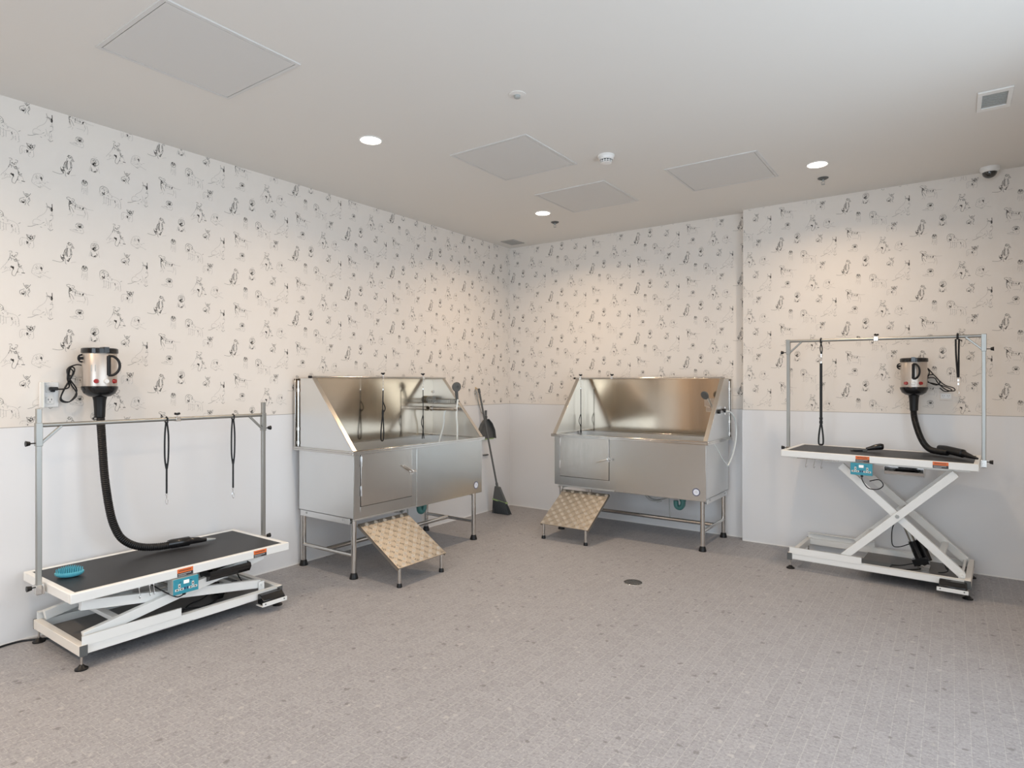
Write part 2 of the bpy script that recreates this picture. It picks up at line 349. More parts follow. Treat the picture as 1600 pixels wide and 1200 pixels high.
for k, (cx, cy, sx, sy, st) in DOGS.items():
    L_ = []
    for wt, s_ in st:
        p = [((float(a.split(',')[0]) - cx) / sx / 100, -(float(a.split(',')[1]) - cy) / sy / 100) for a in s_.split()]
        if len(p) > 2: p = [(q.x, q.y) for q in smooth([Vector((x, y, 0)) for x, y in p], 2)]
        L_.append((wt, p))
    for hx_, hy_, hrx, hry, hn, hw_ in HATCH[k]:
        for _ in range(hn):
            a0_ = _rh.uniform(0, 6.28); rr_ = math.sqrt(_rh.random()); px_ = (hx_ + hrx * rr_ * math.cos(a0_) - cx) / sx / 100; py_ = -(hy_ + hry * rr_ * math.sin(a0_) - cy) / sy / 100
            an_ = _rh.gauss(1.2, .5); ln_ = _rh.uniform(.0025, .0060)
            L_.append((hw_, [(px_, py_), (px_ + ln_ * math.cos(an_), py_ + ln_ * math.sin(an_))]))
    _parsed[k] = L_
WID = {1: 0.0014, 2: 0.0020, 3: 0.0034}


def print_dogs(mb, u0, u1, z0, z1, pu, pz, place, step=0.4825, drop=0.2385, tall=0.477):
    """pu, pz: where one small dog stands; place(u, z) -> point on the wall."""
    n0 = int((u0 - pu) / step) - 2; n1 = int((u1 - pu) / step) + 2
    for i in range(n0, n1 + 1):
        for j in range(-8, 9):
            bu = pu + i * step; bz = pz + (drop if i % 2 else 0) + j * tall
            for k, du, dz in REPEAT:
                cu, cz = bu + du, bz + dz
                if cu < u0 - .1 or cu > u1 + .1 or cz < z0 - .1 or cz > z1 + .1: continue
                for wt, p in _parsed[k]:
                    hw = WID[wt] / 2; mb.k = wt
                    for a, b in zip(p[:-1], p[1:]):
                        ax, az, bx, bz_ = cu + a[0], cz + a[1], cu + b[0], cz + b[1]
                        if min(ax, bx) < u0 or max(ax, bx) > u1 or min(az, bz_) < z0 or max(az, bz_) > z1: continue
                        dx, dy = bx - ax, bz_ - az; l = math.hypot(dx, dy) or 1
                        nx, ny = -dy / l * hw, dx / l * hw; ex, ey = dx / l * hw * .5, dy / l * hw * .5
                        mb.quad(place(ax - ex + nx, az - ey + ny), place(ax - ex - nx, az - ey - ny), place(bx + ex - nx, bz_ + ey - ny), place(bx + ex + nx, bz_ + ey + ny))
    mb.k = 0


# ------------------------------------------------------------------ room shell
W = 1.110; STEP = -0.0985; SX = 2.497; PT = 0.005
mb = MB(); mb.box((-.1, ROOM_Y, -.1), (ROOM_X + .1, .1, 0)); struct(mb.build('floor', 'floor', smooth_=False))
mb = MB(); mb.box((-.1, ROOM_Y, H), (ROOM_X + .1, .1, H + .1)); struct(mb.build('ceiling', 'plaster', smooth_=False))
INK = ['paper', 'ink1', 'ink2', 'ink3']
mb = MB(); mb.box((-.1, ROOM_Y, 0), (0, .1, H))
print_dogs(mb, -5.2, 0, W + .005, H, -4.350, 2.300, lambda u, z: (0.0004, u, z))
struct(mb.build('wall_left', INK, smooth_=False, fix=False))
mb = MB(); mb.box((0, 0, 0), (SX, .1, H)); mb.box((SX, STEP, 0), (ROOM_X, .1, H))
print_dogs(mb, 0, SX, W + .005, H, 0.8185, 2.247, lambda u, z: (u, -0.0004, z))
print_dogs(mb, SX, ROOM_X, W + .005, H, 3.566, 2.243, lambda u, z: (u, STEP - 0.0004, z))
struct(mb.build('wall_back', INK, smooth_=False, fix=False))


def wall_with_holes(name, axis, pos, thick, lo, hi, holes, m):
    mb = MB(); cuts = sorted({lo, hi} | {a for h in holes for a in h[:2]})
    for a, b in zip(cuts[:-1], cuts[1:]):
        mid = (a + b) / 2; hs = [h for h in holes if h[0] < mid < h[1]]
        segs = [(0, H)] if not hs else [(0, hs[0][2]), (hs[0][3], H)]
        for z0, z1 in segs:
            if z1 - z0 < .001: continue
            if axis == 'x': mb.box((pos, a, z0), (pos + thick, b, z1))
            else: mb.box((a, pos, z0), (b, pos + thick, z1))
    return struct(mb.build(name, m, smooth_=False))


wall_with_holes('wall_right', 'x', ROOM_X, .1, ROOM_Y, .1, [(-6.0, -2.0, .25, 2.6)], 'paper')
wall_with_holes('wall_front', 'y', ROOM_Y - .1, .1, -.1, ROOM_X + .1, [(1.7, 4.1, .2, 2.6)], 'rear')


def frame_x(name, x, y0, y1, z0, z1, n, m):
    mb = MB(); t = .05
    mb.box((x, y0, z0), (x + .1, y1, z0 + t)); mb.box((x, y0, z1 - t), (x + .1, y1, z1))
    for i in range(n + 1):
        yy = y0 + (y1 - y0 - t) * i / n; mb.box((x + .001, yy, z0), (x + .099, yy + t, z1))
    return struct(mb.build(name, m, smooth_=False))


frame_x('window_1', ROOM_X, -6.0, -2.0, .25, 2.6, 4, 'gplast')
mb = MB(); y = ROOM_Y - .1
mb.box((1.7, y, .2), (4.1, y + .1, .26)); mb.box((1.7, y, 2.54), (4.1, y + .1, 2.6))
for x in (1.7, 2.87, 4.04): mb.box((x, y + .001, .2), (x + .06, y + .099, 2.6))
struct(mb.build('window_2', 'gplast', smooth_=False))
# unseen timber doorway, guessed and added to give the steel its orange reflected bands
for i, yy in enumerate((-5.62, -7.12)):
    mb = MB(); mb.box((.006, yy, 0), (.10, yy + .20, 2.3)); o = struct(mb.build('trim_%d' % (i + 5), 'oak', bevel=.004))
mb = MB(); mb.box((.006, -6.92, 0), (.05, -5.62, 2.2)); struct(mb.build('added_door', 'doorleaf', bevel=.003))

# white wall panels below the paper
def wainscot(name, a, b, face, axis):
    mb = MB()
    if axis == 'x':
        mb.box((face, a, 0), (face + PT, b, W - .004)); mb.k = 1; mb.box((face, a, W - .004), (face + PT - .002, b, W)); mb.k = 2
        mb.box((face + PT, a, 0), (face + PT + .004, b, .008))
    else:
        mb.box((a, face - PT, 0), (b, face, W - .004)); mb.k = 1; mb.box((a, face - PT + .002, W - .004), (b, face, W)); mb.k = 2
        mb.box((a, face - PT - .004, 0), (b, face - PT, .008))
    return struct(mb.build(name, ['panel', 'shade_line', 'seal'], smooth_=False))


wainscot('trim_1', -5.40, 0, 0, 'x')
wainscot('trim_2', PT, SX - PT, 0, 'y')
wainscot('trim_3', SX, ROOM_X, STEP, 'y')
mb = MB(); mb.box((SX - PT, STEP - PT, 0), (SX, 0, W - .004)); mb.k = 1; mb.box((SX - PT + .002, STEP - PT + .002, W - .004), (SX, 0, W))
struct(mb.build('trim_4', ['panel', 'shade_line'], smooth_=False))

# ------------------------------------------------------------------ ceiling things
def hatch(x0, y0, x1, y1, label):
    t = thing('access_panel', label, 'ceiling panel', ((x0 + x1) / 2, (y0 + y1) / 2, H), group='ceiling access panels')
    a, b = (x1 - x0) / 2, (y1 - y0) / 2; f = .016
    mb = MB()
    for s_ in (-1, 1):
        mb.box((-a, s_ * b, -.006), (a, s_ * (b - f), 0)); mb.box((s_ * a, -b + f, -.006), (s_ * (a - f), b - f, 0))
    mb.build('frame', 'hatch', t)
    mb = MB(); mb.box((-a + f, -b + f, -.0015), (a - f, b - f, 0)); mb.build('gap', 'hatchgap', t)
    mb = MB(); mb.box((-a + f + .004, -b + f + .004, -.005), (a - f - .004, b - f - .004, -.0015)); mb.build('cover', 'hatch', t)


hatch(1.31, -2.50, 1.90, -1.89, 'large square ceiling panel nearest the round concealed sprinkler cover')
hatch(1.29, -1.48, 1.89, -.87, 'square ceiling panel next to the downlight above the steel tubs')
hatch(2.33, -1.45, 2.94, -.855, 'square ceiling panel left of the rightmost downlight')
hatch(0.905, -4.37, 1.505, -3.76, 'big square ceiling panel cut by the top edge at upper left')


def downlight(x, y, label, watt=9.5):
    t = thing('recessed_downlight', label, 'ceiling light', (x, y, H), group='recessed downlights')
    mb = MB(); mb.lathe([(.072, 0), (.071, -.003), (.064, -.005), (.060, -.003)], n=40); mb.build('trim_ring', 'plast', t)
    mb = MB(); mb.lathe([(0, -.0025), (.060, -.0025)], n=40); mb.build('lamp_disc', 'lampglow', t)
    l = bpy.data.lights.new('downlight_glow', 'AREA'); l.shape = 'DISK'; l.size = .11; l.energy = watt; l.color = (1.0, 0.74, 0.50); l.spread = rad(150)
    o = bpy.data.objects.new('downlight_glow', l); COL.objects.link(o); o.parent = t; o.location = (0, 0, -.012)


downlight(1.082, -2.962, 'round lit downlight in the ceiling, leftmost and largest looking')
downlight(1.06, -.998, 'small round lit downlight above the wall corner, left of a sprinkler head', 12)
downlight(3.205, -.944, 'round lit downlight above the right grooming table')
for x, y in ((1.08, -5.0), (.60, -6.3), (3.2, -3.0), (3.2, -5.1)):  # unseen warm lamps added without fixtures; the strong one brightens the oak jambs
    l = bpy.data.lights.new('added_warm_lamp', 'AREA'); l.shape = 'DISK'; l.size = .11; l.energy = 34 if x == .60 else 9; l.color = (1.0, 0.76, 0.53); l.spread = rad(150)
    o = bpy.data.objects.new('added_warm_lamp', l); COL.objects.link(o); o.location = (x, y, H - .012)

t = thing('smoke_detector', 'white domed smoke detector with slotted grille on the ceiling', 'smoke detector', (2.125, -1.912, H))
mb = MB(); mb.lathe([(.055, 0), (.055, -.008), (.05, -.012), (.046, -.026), (.040, -.03)], n=36); mb.build('base', 'plast', t)
mb = MB(); mb.lathe([(.031, -.03), (.031, -.046)], n=30); mb.build('sensor_chamber', 'gplast', t)
mb = MB()
for i in range(12):
    a = i * math.pi / 6; mb.box((-.003, -.003, -.046), (.003, .003, -.03)); n_ = 8
    for q in range(len(mb.v) - 8, len(mb.v)): v = mb.v[q]; mb.v[q] = (v[0] + .034 * math.cos(a), v[1] + .034 * math.sin(a), v[2])
mb.lathe([(.037, -.046), (.037, -.048), (.022, -.052), (0, -.054)], n=36); mb.lathe([(.037, -.038), (.0375, -.040), (.037, -.042)], n=36)
mb.build('grille_cap', 'plast', t)

t = thing('sprinkler_cover', 'flat round concealed sprinkler cover with small grey centre on the ceiling', 'sprinkler', (2.141, -2.936, H))
mb = MB(); mb.lathe([(.045, 0), (.045, -.003), (.03, -.005), (0, -.005)], n=36); mb.build('plate', 'plaster', t)
mb = MB(); mb.lathe([(.017, -.005), (.016, -.016), (.008, -.02), (0, -.02)], n=24); mb.build('cap', 'lgrey', t)


def sprinkler(x, y, label):
    t = thing('pendant_sprinkler', label, 'sprinkler', (x, y, H), group='pendant sprinkler heads')
    mb = MB(); mb.lathe([(.036, 0), (.036, -.004), (.026, -.010), (.014, -.012)], n=28); mb.build('escutcheon', 'gplast', t)
    mb = MB(); mb.cyl((0, 0, -.010), (0, 0, -.026), .007, n=12)
    for s_ in (-1, 1): mb.tube([(s_ * .007, 0, -.024), (s_ * .012, 0, -.034), (s_ * .003, 0, -.046)], .0016, 6)
    mb.lathe([(0, -.046), (.013, -.046), (.013, -.048), (0, -.048)], n=16); mb.build('deflector', 'lgrey', t)


sprinkler(.989, -.681, 'small dark sprinkler head right of the downlight near the wall corner')
sprinkler(3.19, -.619, 'small dark sprinkler head below the rightmost downlight')

t = thing('exhaust_grille', 'white framed square exhaust grille in the ceiling at upper right', 'vent', (4.12, -1.475, H))
a, b = .072, .135
mb = MB()
for s_ in (-1, 1): mb.box((-a, s_ * b, -.008), (a, s_ * (b - .04), 0)); mb.box((s_ * a, -b + .04, -.008), (s_ * (a - .02), b - .04, 0))
mb.build('frame', 'plast', t, bevel=.002)
mb = MB(); mb.box((-a + .02, -b + .04, -.001), (a - .02, b - .04, 0)); mb.build('recess', 'lgrey', t)
mb = MB()
for i in range(9):
    yy = -b + .048 + i * .0195; mb.box((-a + .02, yy, -.005), (a - .02, yy + .006, -.001))
mb.build('louvre', 'lgrey', t)
t = thing('ceiling_vent', 'small square grey vent tucked in the ceiling corner above the broom', 'vent', (.207, -.245, H))
mb = MB(); a, b = .08, .10
for s_ in (-1, 1): mb.box((-a, s_ * b, -.006), (a, s_ * (b - .014), 0)); mb.box((s_ * a, -b + .014, -.006), (s_ * (a - .014), b - .014, 0))
mb.build('frame', 'hatchgap', t)
mb = MB(); mb.box((-a + .014, -b + .014, -.001), (a - .014, b - .014, 0))
for i in range(8): mb.box((-a + .014, -b + .02 + i * .021, -.005), (a - .014, -b + .027 + i * .021, -.001))
mb.build('louvre', 'hatchgap', t)

t = thing('security_camera', 'dome security camera with smoked bubble at the ceiling edge', 'camera', (4.15, -.20, H))
mb = MB(); mb.lathe([(.056, 0), (.056, -.018), (.050, -.03), (.043, -.034)], n=36); mb.build('housing', 'plast', t)
mb = MB(); mb.lathe([(.042, -.032)] + [(.042 * math.cos(a), -.034 - .038 * math.sin(a)) for a in [i * math.pi / 16 for i in range(9)]], n=32); mb.build('smoked_dome', 'glassdome', t)

# ------------------------------------------------------------------ outlets and small wall pieces
t = thing('wall_outlet', 'white weatherproof outlet with black plug on the left wall beside the dryer', 'outlet', (0, -4.247, 1.272), rad(90))
mb = MB(); mb.box((-.045, -.014, -.066), (.042, 0, .070)); mb.build('box', 'plast', t, bevel=.004)
mb = MB(); mb.box((-.041, -.060, -.066), (-.037, -.014, .070)); mb.box((-.041, -.060, .064), (-.015, -.014, .068)); mb.build('hinged_cover', 'hosew', t, bevel=.002)
for z in (-.028, .033):
    mb = MB(); mb.box((-.018, -.018, z - .020), (.018, -.014, z + .020)); s_ = mb.build('socket', 'plast', t, bevel=.003)
    if z < 0:
        mb = MB(); mb.box((-.009, -.0186, z), (-.006, -.018, z + .009)); mb.box((.006, -.0186, z), (.009, -.018, z + .009)); mb.box((-.002, -.0186, z - .011), (.002, -.018, z - .007)); mb.build('slot', 'darklab', s_)
t = thing('wall_outlet', 'white outlet plate on the wallpaper under the right dryer cord', 'outlet', (3.906, STEP, 1.241))
mb = MB(); mb.box((-.038, -.005, -.032), (.038, 0, .032)); mb.build('plate', 'paper', t, bevel=.002)
mb = MB(); mb.box((-.030, -.007, -.018), (.030, -.005, .018)); s_ = mb.build('socket', 'plast', t, bevel=.002)
mb = MB()
for sx in (-.015, .015):
    mb.box((sx - .006, -.0076, .000), (sx - .004, -.007, .006)); mb.box((sx + .004, -.0076, .000), (sx + .006, -.007, .006)); mb.box((sx - .001, -.0076, -.008), (sx + .001, -.007, -.005))
mb.build('slot', 'darklab', s_)
mb = MB(); mb.box((PT, -.492, .583), (PT + .018, -.412, .596)); o = mb.build('wall_bracket', 'gplast', bevel=.002)
tag(o, 'small dark bracket low on the left wall below the dustpan', 'bracket')

# ------------------------------------------------------------------ wash tubs
def make_tub(loc, rz, label, shower_kind, handle_deg, drain_x):
    t = thing('dog_wash_tub', label, 'dog wash tub', loc, rz, 'stainless dog wash tubs')
    hx = .692; rx = .7175; fy = -.315; by = .315; zb = .415; zr = .862
    # body shell
    mb = MB(); th = .006
    mb.box((-hx, fy + .003, zb), (-hx + th, by - .03, zr)); mb.box((hx - th, fy + .003, zb), (hx, by - .03, zr))
    mb.box((-hx, by - .036, zb), (hx, by - .03, zr)); mb.box((-hx, fy + .003, zb), (hx, by - .03, zb + th))
    mb.build('side_shell', 'steel_side', t, bevel=.0015)
    mb = MB()       # front sheet around the door opening, on the left
    dx0, dx1, dz0 = -.632, -.145, .495
    mb.box((-hx, fy, zb), (dx0 - .004, fy + .006, zr)); mb.box((dx0 - .004, fy, zb), (dx1 + .004, fy + .006, dz0 - .004)); mb.box((dx1 + .004, fy, zb), (-.095, fy + .006, zr))
    mb.build('front_frame', 'steel_h', t, bevel=.001)
    mb = MB(); mb.box((dx0 - .01, fy + .0085, dz0 - .01), (dx1 + .01, fy + .014, zr)); mb.build('door_gap_shade', 'darklab', t)  # dark sheet behind the door, puts shade into its gap
    mb = MB(); mb.box((-.095, fy - .004, zb - .012), (hx + .002, fy + .006, zr)); mb.build('front_panel', 'steel_h', t, bevel=.0015)
    mb = MB(); mb.box((dx0, fy - .004, dz0), (dx1, fy + .008, zr - .002)); d = mb.build('door', 'steel', t, bevel=.0015)
    for z in (.60, .80):
        m2 = MB(); m2.box((dx0 - .006, fy - .007, z - .035), (dx0 + .006, fy - .004, z + .035)); m2.cyl((dx0, fy - .009, z - .035), (dx0, fy - .009, z + .035), .0035, n=10)
        m2.build('hinge', 'chrome', d, bevel=.0008)
    m2 = MB(); zc = .678; xc = dx1 - .004
    m2.cyl((xc, fy - .004, zc), (xc, fy - .022, zc), .013, n=20)
    m2.box((xc - .012, fy - .008, zc - .022), (xc + .012, fy - .004, zc + .022))
    a = rad(handle_deg); m2.tube([(xc, fy - .020, zc), (xc - .05 * math.cos(a), fy - .026, zc + .05 * math.sin(a)), (xc - .115 * math.cos(a), fy - .022, zc + .115 * math.sin(a))], [.008, .006, .005], 10)
    m2.cyl((xc + .035, fy - .004, zc), (xc + .035, fy - .018, zc), .012, n=16); m2.tube([(xc, fy - .018, zc), (xc + .035, fy - .018, zc)], .005, 8)
    m2.build('latch_handle', 'chrome', d)
    # basin
    mb = MB(); ix = .672; iy0, iy1 = -.292, .245; zf = .56
    mb.box((-ix, iy0, zf), (ix, iy1, zf + .004))
    mb.box((-ix - .003, iy0, zf), (-ix, iy1, zr)); mb.box((ix, iy0, zf), (ix + .003, iy1, zr)); mb.box((-ix, iy0 - .003, zf), (ix, iy0, zr)); mb.box((-ix, iy1, zf), (ix, iy1 + .003, zr))
    mb.build('basin', 'steel_side', t)
    # rim
    mb = MB(); z0, z1 = zr, zr + .012
    mb.box((-rx, fy - .022, z0), (rx, iy0 - .001, z1)); mb.box((-rx, iy0 - .001, z0), (-ix, by, z1)); mb.box((ix, iy0 - .001, z0), (rx, by, z1)); mb.box((-ix, iy1, z0), (ix, by, z1))
    mb.box((-rx, fy - .022, z0 - .014), (rx, fy - .017, z0)); mb.box((-rx, fy - .017, z0 - .014), (-rx + .004, by, z0)); mb.box((rx - .004, fy - .017, z0 - .014), (rx, by, z0))
    mb.build('rim', 'tube', t, bevel=.003)
    # splash guards
    zt = 1.372; prof = [(fy - .005, zr + .012), (.112, zt), (.25, zt), (.25, zr + .012)]
    for s_ in (-1, 1):
        mb = MB(); mb.prism(prof, 'x', s_ * .698, s_ * .704); sd = mb.build('side_guard', 'steel_side', t, bevel=.001)
        m2 = MB()
        m2.beam((s_ * .690, fy - .005, zr + .013), (s_ * .690, .112, zt), .034, .006); m2.box((s_ * .681, .112, zt - .004), (s_ * .707, .25, zt + .001))
        m2.build('folded_edge', 'edge', sd, bevel=.001)
    mb = MB(); mb.box((-.698, .246, zr + .012), (.698, .252, zt)); mb.build('back_splash', 'steel_back', t)
    mb = MB()
    for s_ in (-1, 1): mb.box((s_ * .690, .298, zr + .012), (s_ * .712, .315, zt - .005))
    mb.box((-.712, .300, zt - .020), (.712, .315, zt - .003)); mb.build('rear_frame', 'tube', t, bevel=.002)
    for s_ in (-1, 1):
        mb = MB(); mb.tube([(s_ * .702, .275, zr + .014), (s_ * .702, .275, zt - .02)], .009, 12)
        for z in (zr + .03, zr + .13, zt - .10): mb.cyl((s_ * .702, .275, z), (s_ * .702, .275, z + .022), .014, n=14)
        mb.build('supply_pipe', 'tube', t)
    # leash rail with clamp knobs
    rail = MB(); rail.tube([(-.712, .112, zt + .006), (.712, .112, zt + .006)], .0075, 12); rail = rail.build('leash_rail', 'tube', t)
    for x in ((-.031, .427) if shower_kind == 'rack' else (-.661, -.328)):
        mb = MB(); mb.box((x - .010, .100, zt - .004), (x + .010, .124, zt + .018)); mb.cyl((x, .112, zt + .018), (x, .112, zt + .028), .004, n=8)
        mb.build('rail_clamp', 'chrome', t, bevel=.001)
        mb = MB()
        mb.cyl((x, .112, zt + .027), (x, .112, zt + .034), .008, n=10)
        for i in range(3):
            a = i * 2.094 + .4; mb.cyl((x, .112, zt + .036), (x + .017 * math.cos(a), .112 + .017 * math.sin(a), zt + .040), .007, .006, n=10)
        mb.build('clamp_knob', 'black', t)
    mb = MB(); mb.cyl((-.712, .112, zt + .006), (-.734, .112, zt + .006), .009, n=14); mb.build('rail_end_knob', 'black', t)
    # under frame
    mb = MB()
    for s_ in (-1, 1): mb.box((s_ * (hx - .006), -.262, .372), (s_ * (hx - .012), .275, .425)); mb.box((s_ * (hx - .04), -.262, .372), (s_ * (hx - .012), .275, .376))
    mb.box((-hx + .02, -.285, .395), (hx - .02, -.280, .416)); mb.build('base_bracket', 'steel_side', t, bevel=.002)
    for s_ in (-1, 1):
        for y in (-.20, .20): mb = MB(); mb.cyl((s_ * (hx - .007), y, .40), (s_ * (hx - .001), y, .40), .008, n=6); mb.build('bracket_bolt', 'lgrey', t)
    for x in (-.65, .65):
        for y in (-.265, .285):
            mb = MB(); mb.tube([(x, y, .030), (x, y, zb)], .0185, 20); l = mb.build('leg', 'tube', t)
            m2 = MB(); m2.lathe([(0, 0), (.030, 0), (.030, .006), (.022, .036), (.016, .044), (0, .044)], (x, y, 0), 20); m2.build('foot', 'black', l)
        mb = MB(); mb.tube([(x, -.265, .155), (x, .285, .155)], .014, 14); mb.build('side_rail', 'tube', t)
    mb = MB(); mb.tube([(-.65, .03, .155), (.65, .03, .155)], .0165, 14); mb.build('long_rail', 'tube', t)
    # drain
    mb = MB(); dx = drain_x
    mb.tube([(-.30, -.02, .375), (dx - .10, -.02, .372), (dx - .02, -.02, .362)], .020, 14); mb.cyl((dx, -.02, .415), (dx, -.02, .34), .026, n=20); mb.build('waste_pipe', 'gplast', t)
    mb = MB(); mb.tube([(dx, -.02, .345), (dx, -.02, .30), (dx - .025, -.02, .272), (dx - .055, -.02, .285), (dx - .06, -.02, .33)], .0215, 16, sub=4); mb.cyl((dx, -.02, .330), (dx, -.02, .348), .027, n=20); mb.build('drain_trap', 'pvc', t)
    mb = MB(); mb.tube([(dx - .40, .05, .40), (dx - .33, .03, .33), (dx - .25, .02, .305), (dx - .15, .02, .34), (dx - .05, .05, .385)], .007, 8, sub=5)
    mb.tube([(dx - .36, -.05, .40), (dx - .30, -.03, .315), (dx - .24, 0, .30)], .006, 8, sub=5); mb.tube([(dx - .14, .03, .385), (dx - .14, .03, .30), (dx - .13, .03, .16)], .005, 8, sub=4)
    mb.cyl((dx - .24, 0, .30), (dx - .20, .01, .31), .010, n=12); mb.build('drain_hose', 'lgrey', t)
    # ramp
    rt = Vector((0, -.275, .368)); rb = Vector((0, -.668, .130)); dirn = (rb - rt).normalized(); nrm = Vector((0, dirn.z, -dirn.y)); nrm = nrm if nrm.z > 0 else -nrm
    Lr = (rb - rt).length; x0, x1 = -.622, -.160
    def RP(u, v, h): return tuple(Vector((x0 + (x1 - x0) * u, 0, 0)) + rt + dirn * (Lr * v) + nrm * h)
    mb = MB()
    mb.add([RP(0, 0, 0), RP(1, 0, 0), RP(1, 1, 0), RP(0, 1, 0), RP(0, 0, -.005), RP(1, 0, -.005), RP(1, 1, -.005), RP(0, 1, -.005)], [(0, 1, 2, 3), (4, 5, 6, 7), (0, 1, 5, 4), (1, 2, 6, 5), (2, 3, 7, 6), (3, 0, 4, 7)])
    for u0, u1 in ((0, .012), (.988, 1)):
        mb.add([RP(u0, 0, 0), RP(u1, 0, 0), RP(u1, 1, 0), RP(u0, 1, 0), RP(u0, 0, -.022), RP(u1, 0, -.022), RP(u1, 1, -.022), RP(u0, 1, -.022)], [(4, 5, 6, 7), (0, 1, 5, 4), (1, 2, 6, 5), (2, 3, 7, 6), (3, 0, 4, 7)])
    rp = mb.build('ramp', 'check', t)
    mb = MB(); nu, nv = 11, 11; cu = 1 / nu; cv = 1 / nv; wu = x1 - x0
    for i in range(nu):
        for j in range(nv):
            c_u = (i + .5) * cu; c_v = (j + .5) * cv; ang = rad(45) if (i + j) % 2 else rad(-45)
            for k in (-1, 0, 1):
                off = k * .0115; ca, sa = math.cos(ang), math.sin(ang); ln = .0165; hw = .0036
                def Q(a, b, h): return RP(c_u + (a * ca - (b + off) * sa) / wu, c_v + (a * sa + (b + off) * ca) / Lr, h)
                mb.add([Q(-ln, 0, 0), Q(0, -hw, 0), Q(ln, 0, 0), Q(0, hw, 0), Q(-ln * .55, 0, .0018), Q(ln * .55, 0, .0018)],
                       [(0, 1, 5, 4), (1, 2, 5), (2, 3, 4, 5), (3, 0, 4)])
    mb.build('tread_pattern', 'check', rp, fix=False)
    for x in (-.598, -.190):
        mb = MB(); mb.tube([(x, -.650, .02), (x, -.650, .138)], .0115, 14); l = mb.build('ramp_leg', 'tube', t)
        m2 = MB(); m2.lathe([(0, 0), (.018, 0), (.017, .018), (.013, .026), (0, .026)], (x, -.650, 0), 16); m2.build('foot', 'black', l)
    for x in (-.62, -.14): mb = MB(); mb.box((x - .02, -.25, .385), (x + .02, -.02, .40)); mb.build('ramp_guide', 'lgrey', t)
    # round maker's sticker
    sx_, sz_ = .617, .472; mb = MB(); F = fy - .0046
    mb.lathe([(0, 0), (.024, 0)], (sx_, F, sz_), 32, (0, -1, 0)); mb.k = 1
    mb.lathe([(.024, .0002), (.031, .0002)], (sx_, F, sz_), 32, (0, -1, 0)); mb.k = 0
    for i in range(14):
        a = i * 2 * math.pi / 14; mb.beam((sx_ + .0262 * math.cos(a), F - .0006, sz_ + .0262 * math.sin(a)), (sx_ + .0288 * math.cos(a), F - .0006, sz_ + .0288 * math.sin(a)), .0003, .0018, (0, 0, 1)) if abs(math.cos(a)) > .2 else None
    mb.k = 2
    for p in ([(-.010, -.006), (-.006, .007), (0, .012), (.006, .007), (.010, -.006)], [(-.005, -.008), (0, -.002), (.005, -.008)], [(-.003, .003), (.003, .003)]):
        for a_, b_ in zip(p[:-1], p[1:]): mb.beam((sx_ + a_[0], F - .0005, sz_ + a_[1]), (sx_ + b_[0], F - .0005, sz_ + b_[1]), .0004, .0014, (0.001, 0, 1))
    o = mb.build('round_sticker', ['label', 'navy', 'lgrey'], t, fix=False)
    if shower_kind == 'rack':
        X = .697     # inner face of right guard
        mb = MB()
        mb.cyl((X, .27 - .03, 1.255), (X - .006, .24, 1.255), .010, n=16); mb.build('white_disc', 'plast', t)  # small white disc near the back edge of the right guard
        mb = MB()
        # faucet bar: two unions, body, levers
        for y in (-.02, .15): mb.cyl((X, y, 1.105), (X - .045, y, 1.105), .016, n=16)
        mb.tube([(X - .045, .20, 1.105), (X - .045, -.06, 1.105)], .017, 16); mb.cyl((X - .045, .20, 1.105), (X - .045, .225, 1.105), .022, n=18); mb.cyl((X - .045, -.06, 1.105), (X - .045, -.085, 1.105), .022, n=18)
        mb.build('mixer_tap', 'chrome', t)
        mb = MB(); mb.tube([(X - .045, .06, 1.09), (X - .05, .07, 1.04), (X - .04, .08, .98), (X - .05, .10, .88), (X - .10, .12, .72)], .0075, 10, sub=6)
        mb.build('shower_hose', 'hosew', t)
        mb = MB(); mb.tube([(X - .03, -.075, 1.19), (X - .055, -.08, 1.07), (X - .05, -.085, .95), (X - .07, -.095, .80), (X - .12, -.08, .66)], .0085, 10, sub=6); mb.build('spray_hose', 'hosew', t)
        mb = MB(); mb.tube([(X - .02, -.06, 1.14), (X - .03, -.065, 1.20), (X - .05, -.075, 1.275)], [.011, .013, .016], 14); mb.cyl((X - .004, -.06, 1.17), (X - .035, -.06, 1.17), .013, n=14)
        mb.lathe([(0, -.028), (.020, -.026), (.040, -.008), (.043, .004), (.038, .010), (.014, .010), (.012, .004), (0, .004)], (X - .06, -.085, 1.300), 28, (-.35, -.9, -.10)); mb.build('shower_head', 'gplast', t)
        # wire basket
        mb = MB(); a0, a1, b0, b1, c0, c1 = X - .125, X - .004, -.03, .185, 1.152, 1.190
        for z in (c0, c1): mb.tube([(a0, b0, z), (a1, b0, z), (a1, b1, z), (a0, b1, z)], .003, 8, closed=True)
        for i in range(14):
            y = b0 + (b1 - b0) * i / 13; mb.tube([(a0, y, c1), (a0, y, c0), (a1, y, c0), (a1, y, c1)], .0016, 6)
        for i in range(6):
            x = a0 + (a1 - a0) * i / 5; mb.tube([(x, b0, c1), (x, b0, c0), (x, b1, c0), (x, b1, c1)], .0016, 6)
        mb.build('wire_basket', 'galv', t)
    else:
        X = .697
        mb = MB(); mb.box((.50, .236, 1.13), (.60, .246, 1.20)); mb.box((.525, .20, 1.085), (.60, .246, 1.128)); mb.build('mixer_plate', 'tube', t, bevel=.003)
        mb = MB(); mb.tube([(.612, .13, 1.09), (.598, .11, 1.15), (.578, .09, 1.205)], [.008, .010, .012], 12); mb.cyl((X, .15, 1.12), (.612, .135, 1.12), .008, n=12); mb.build('shower_handle', 'chrome', t)
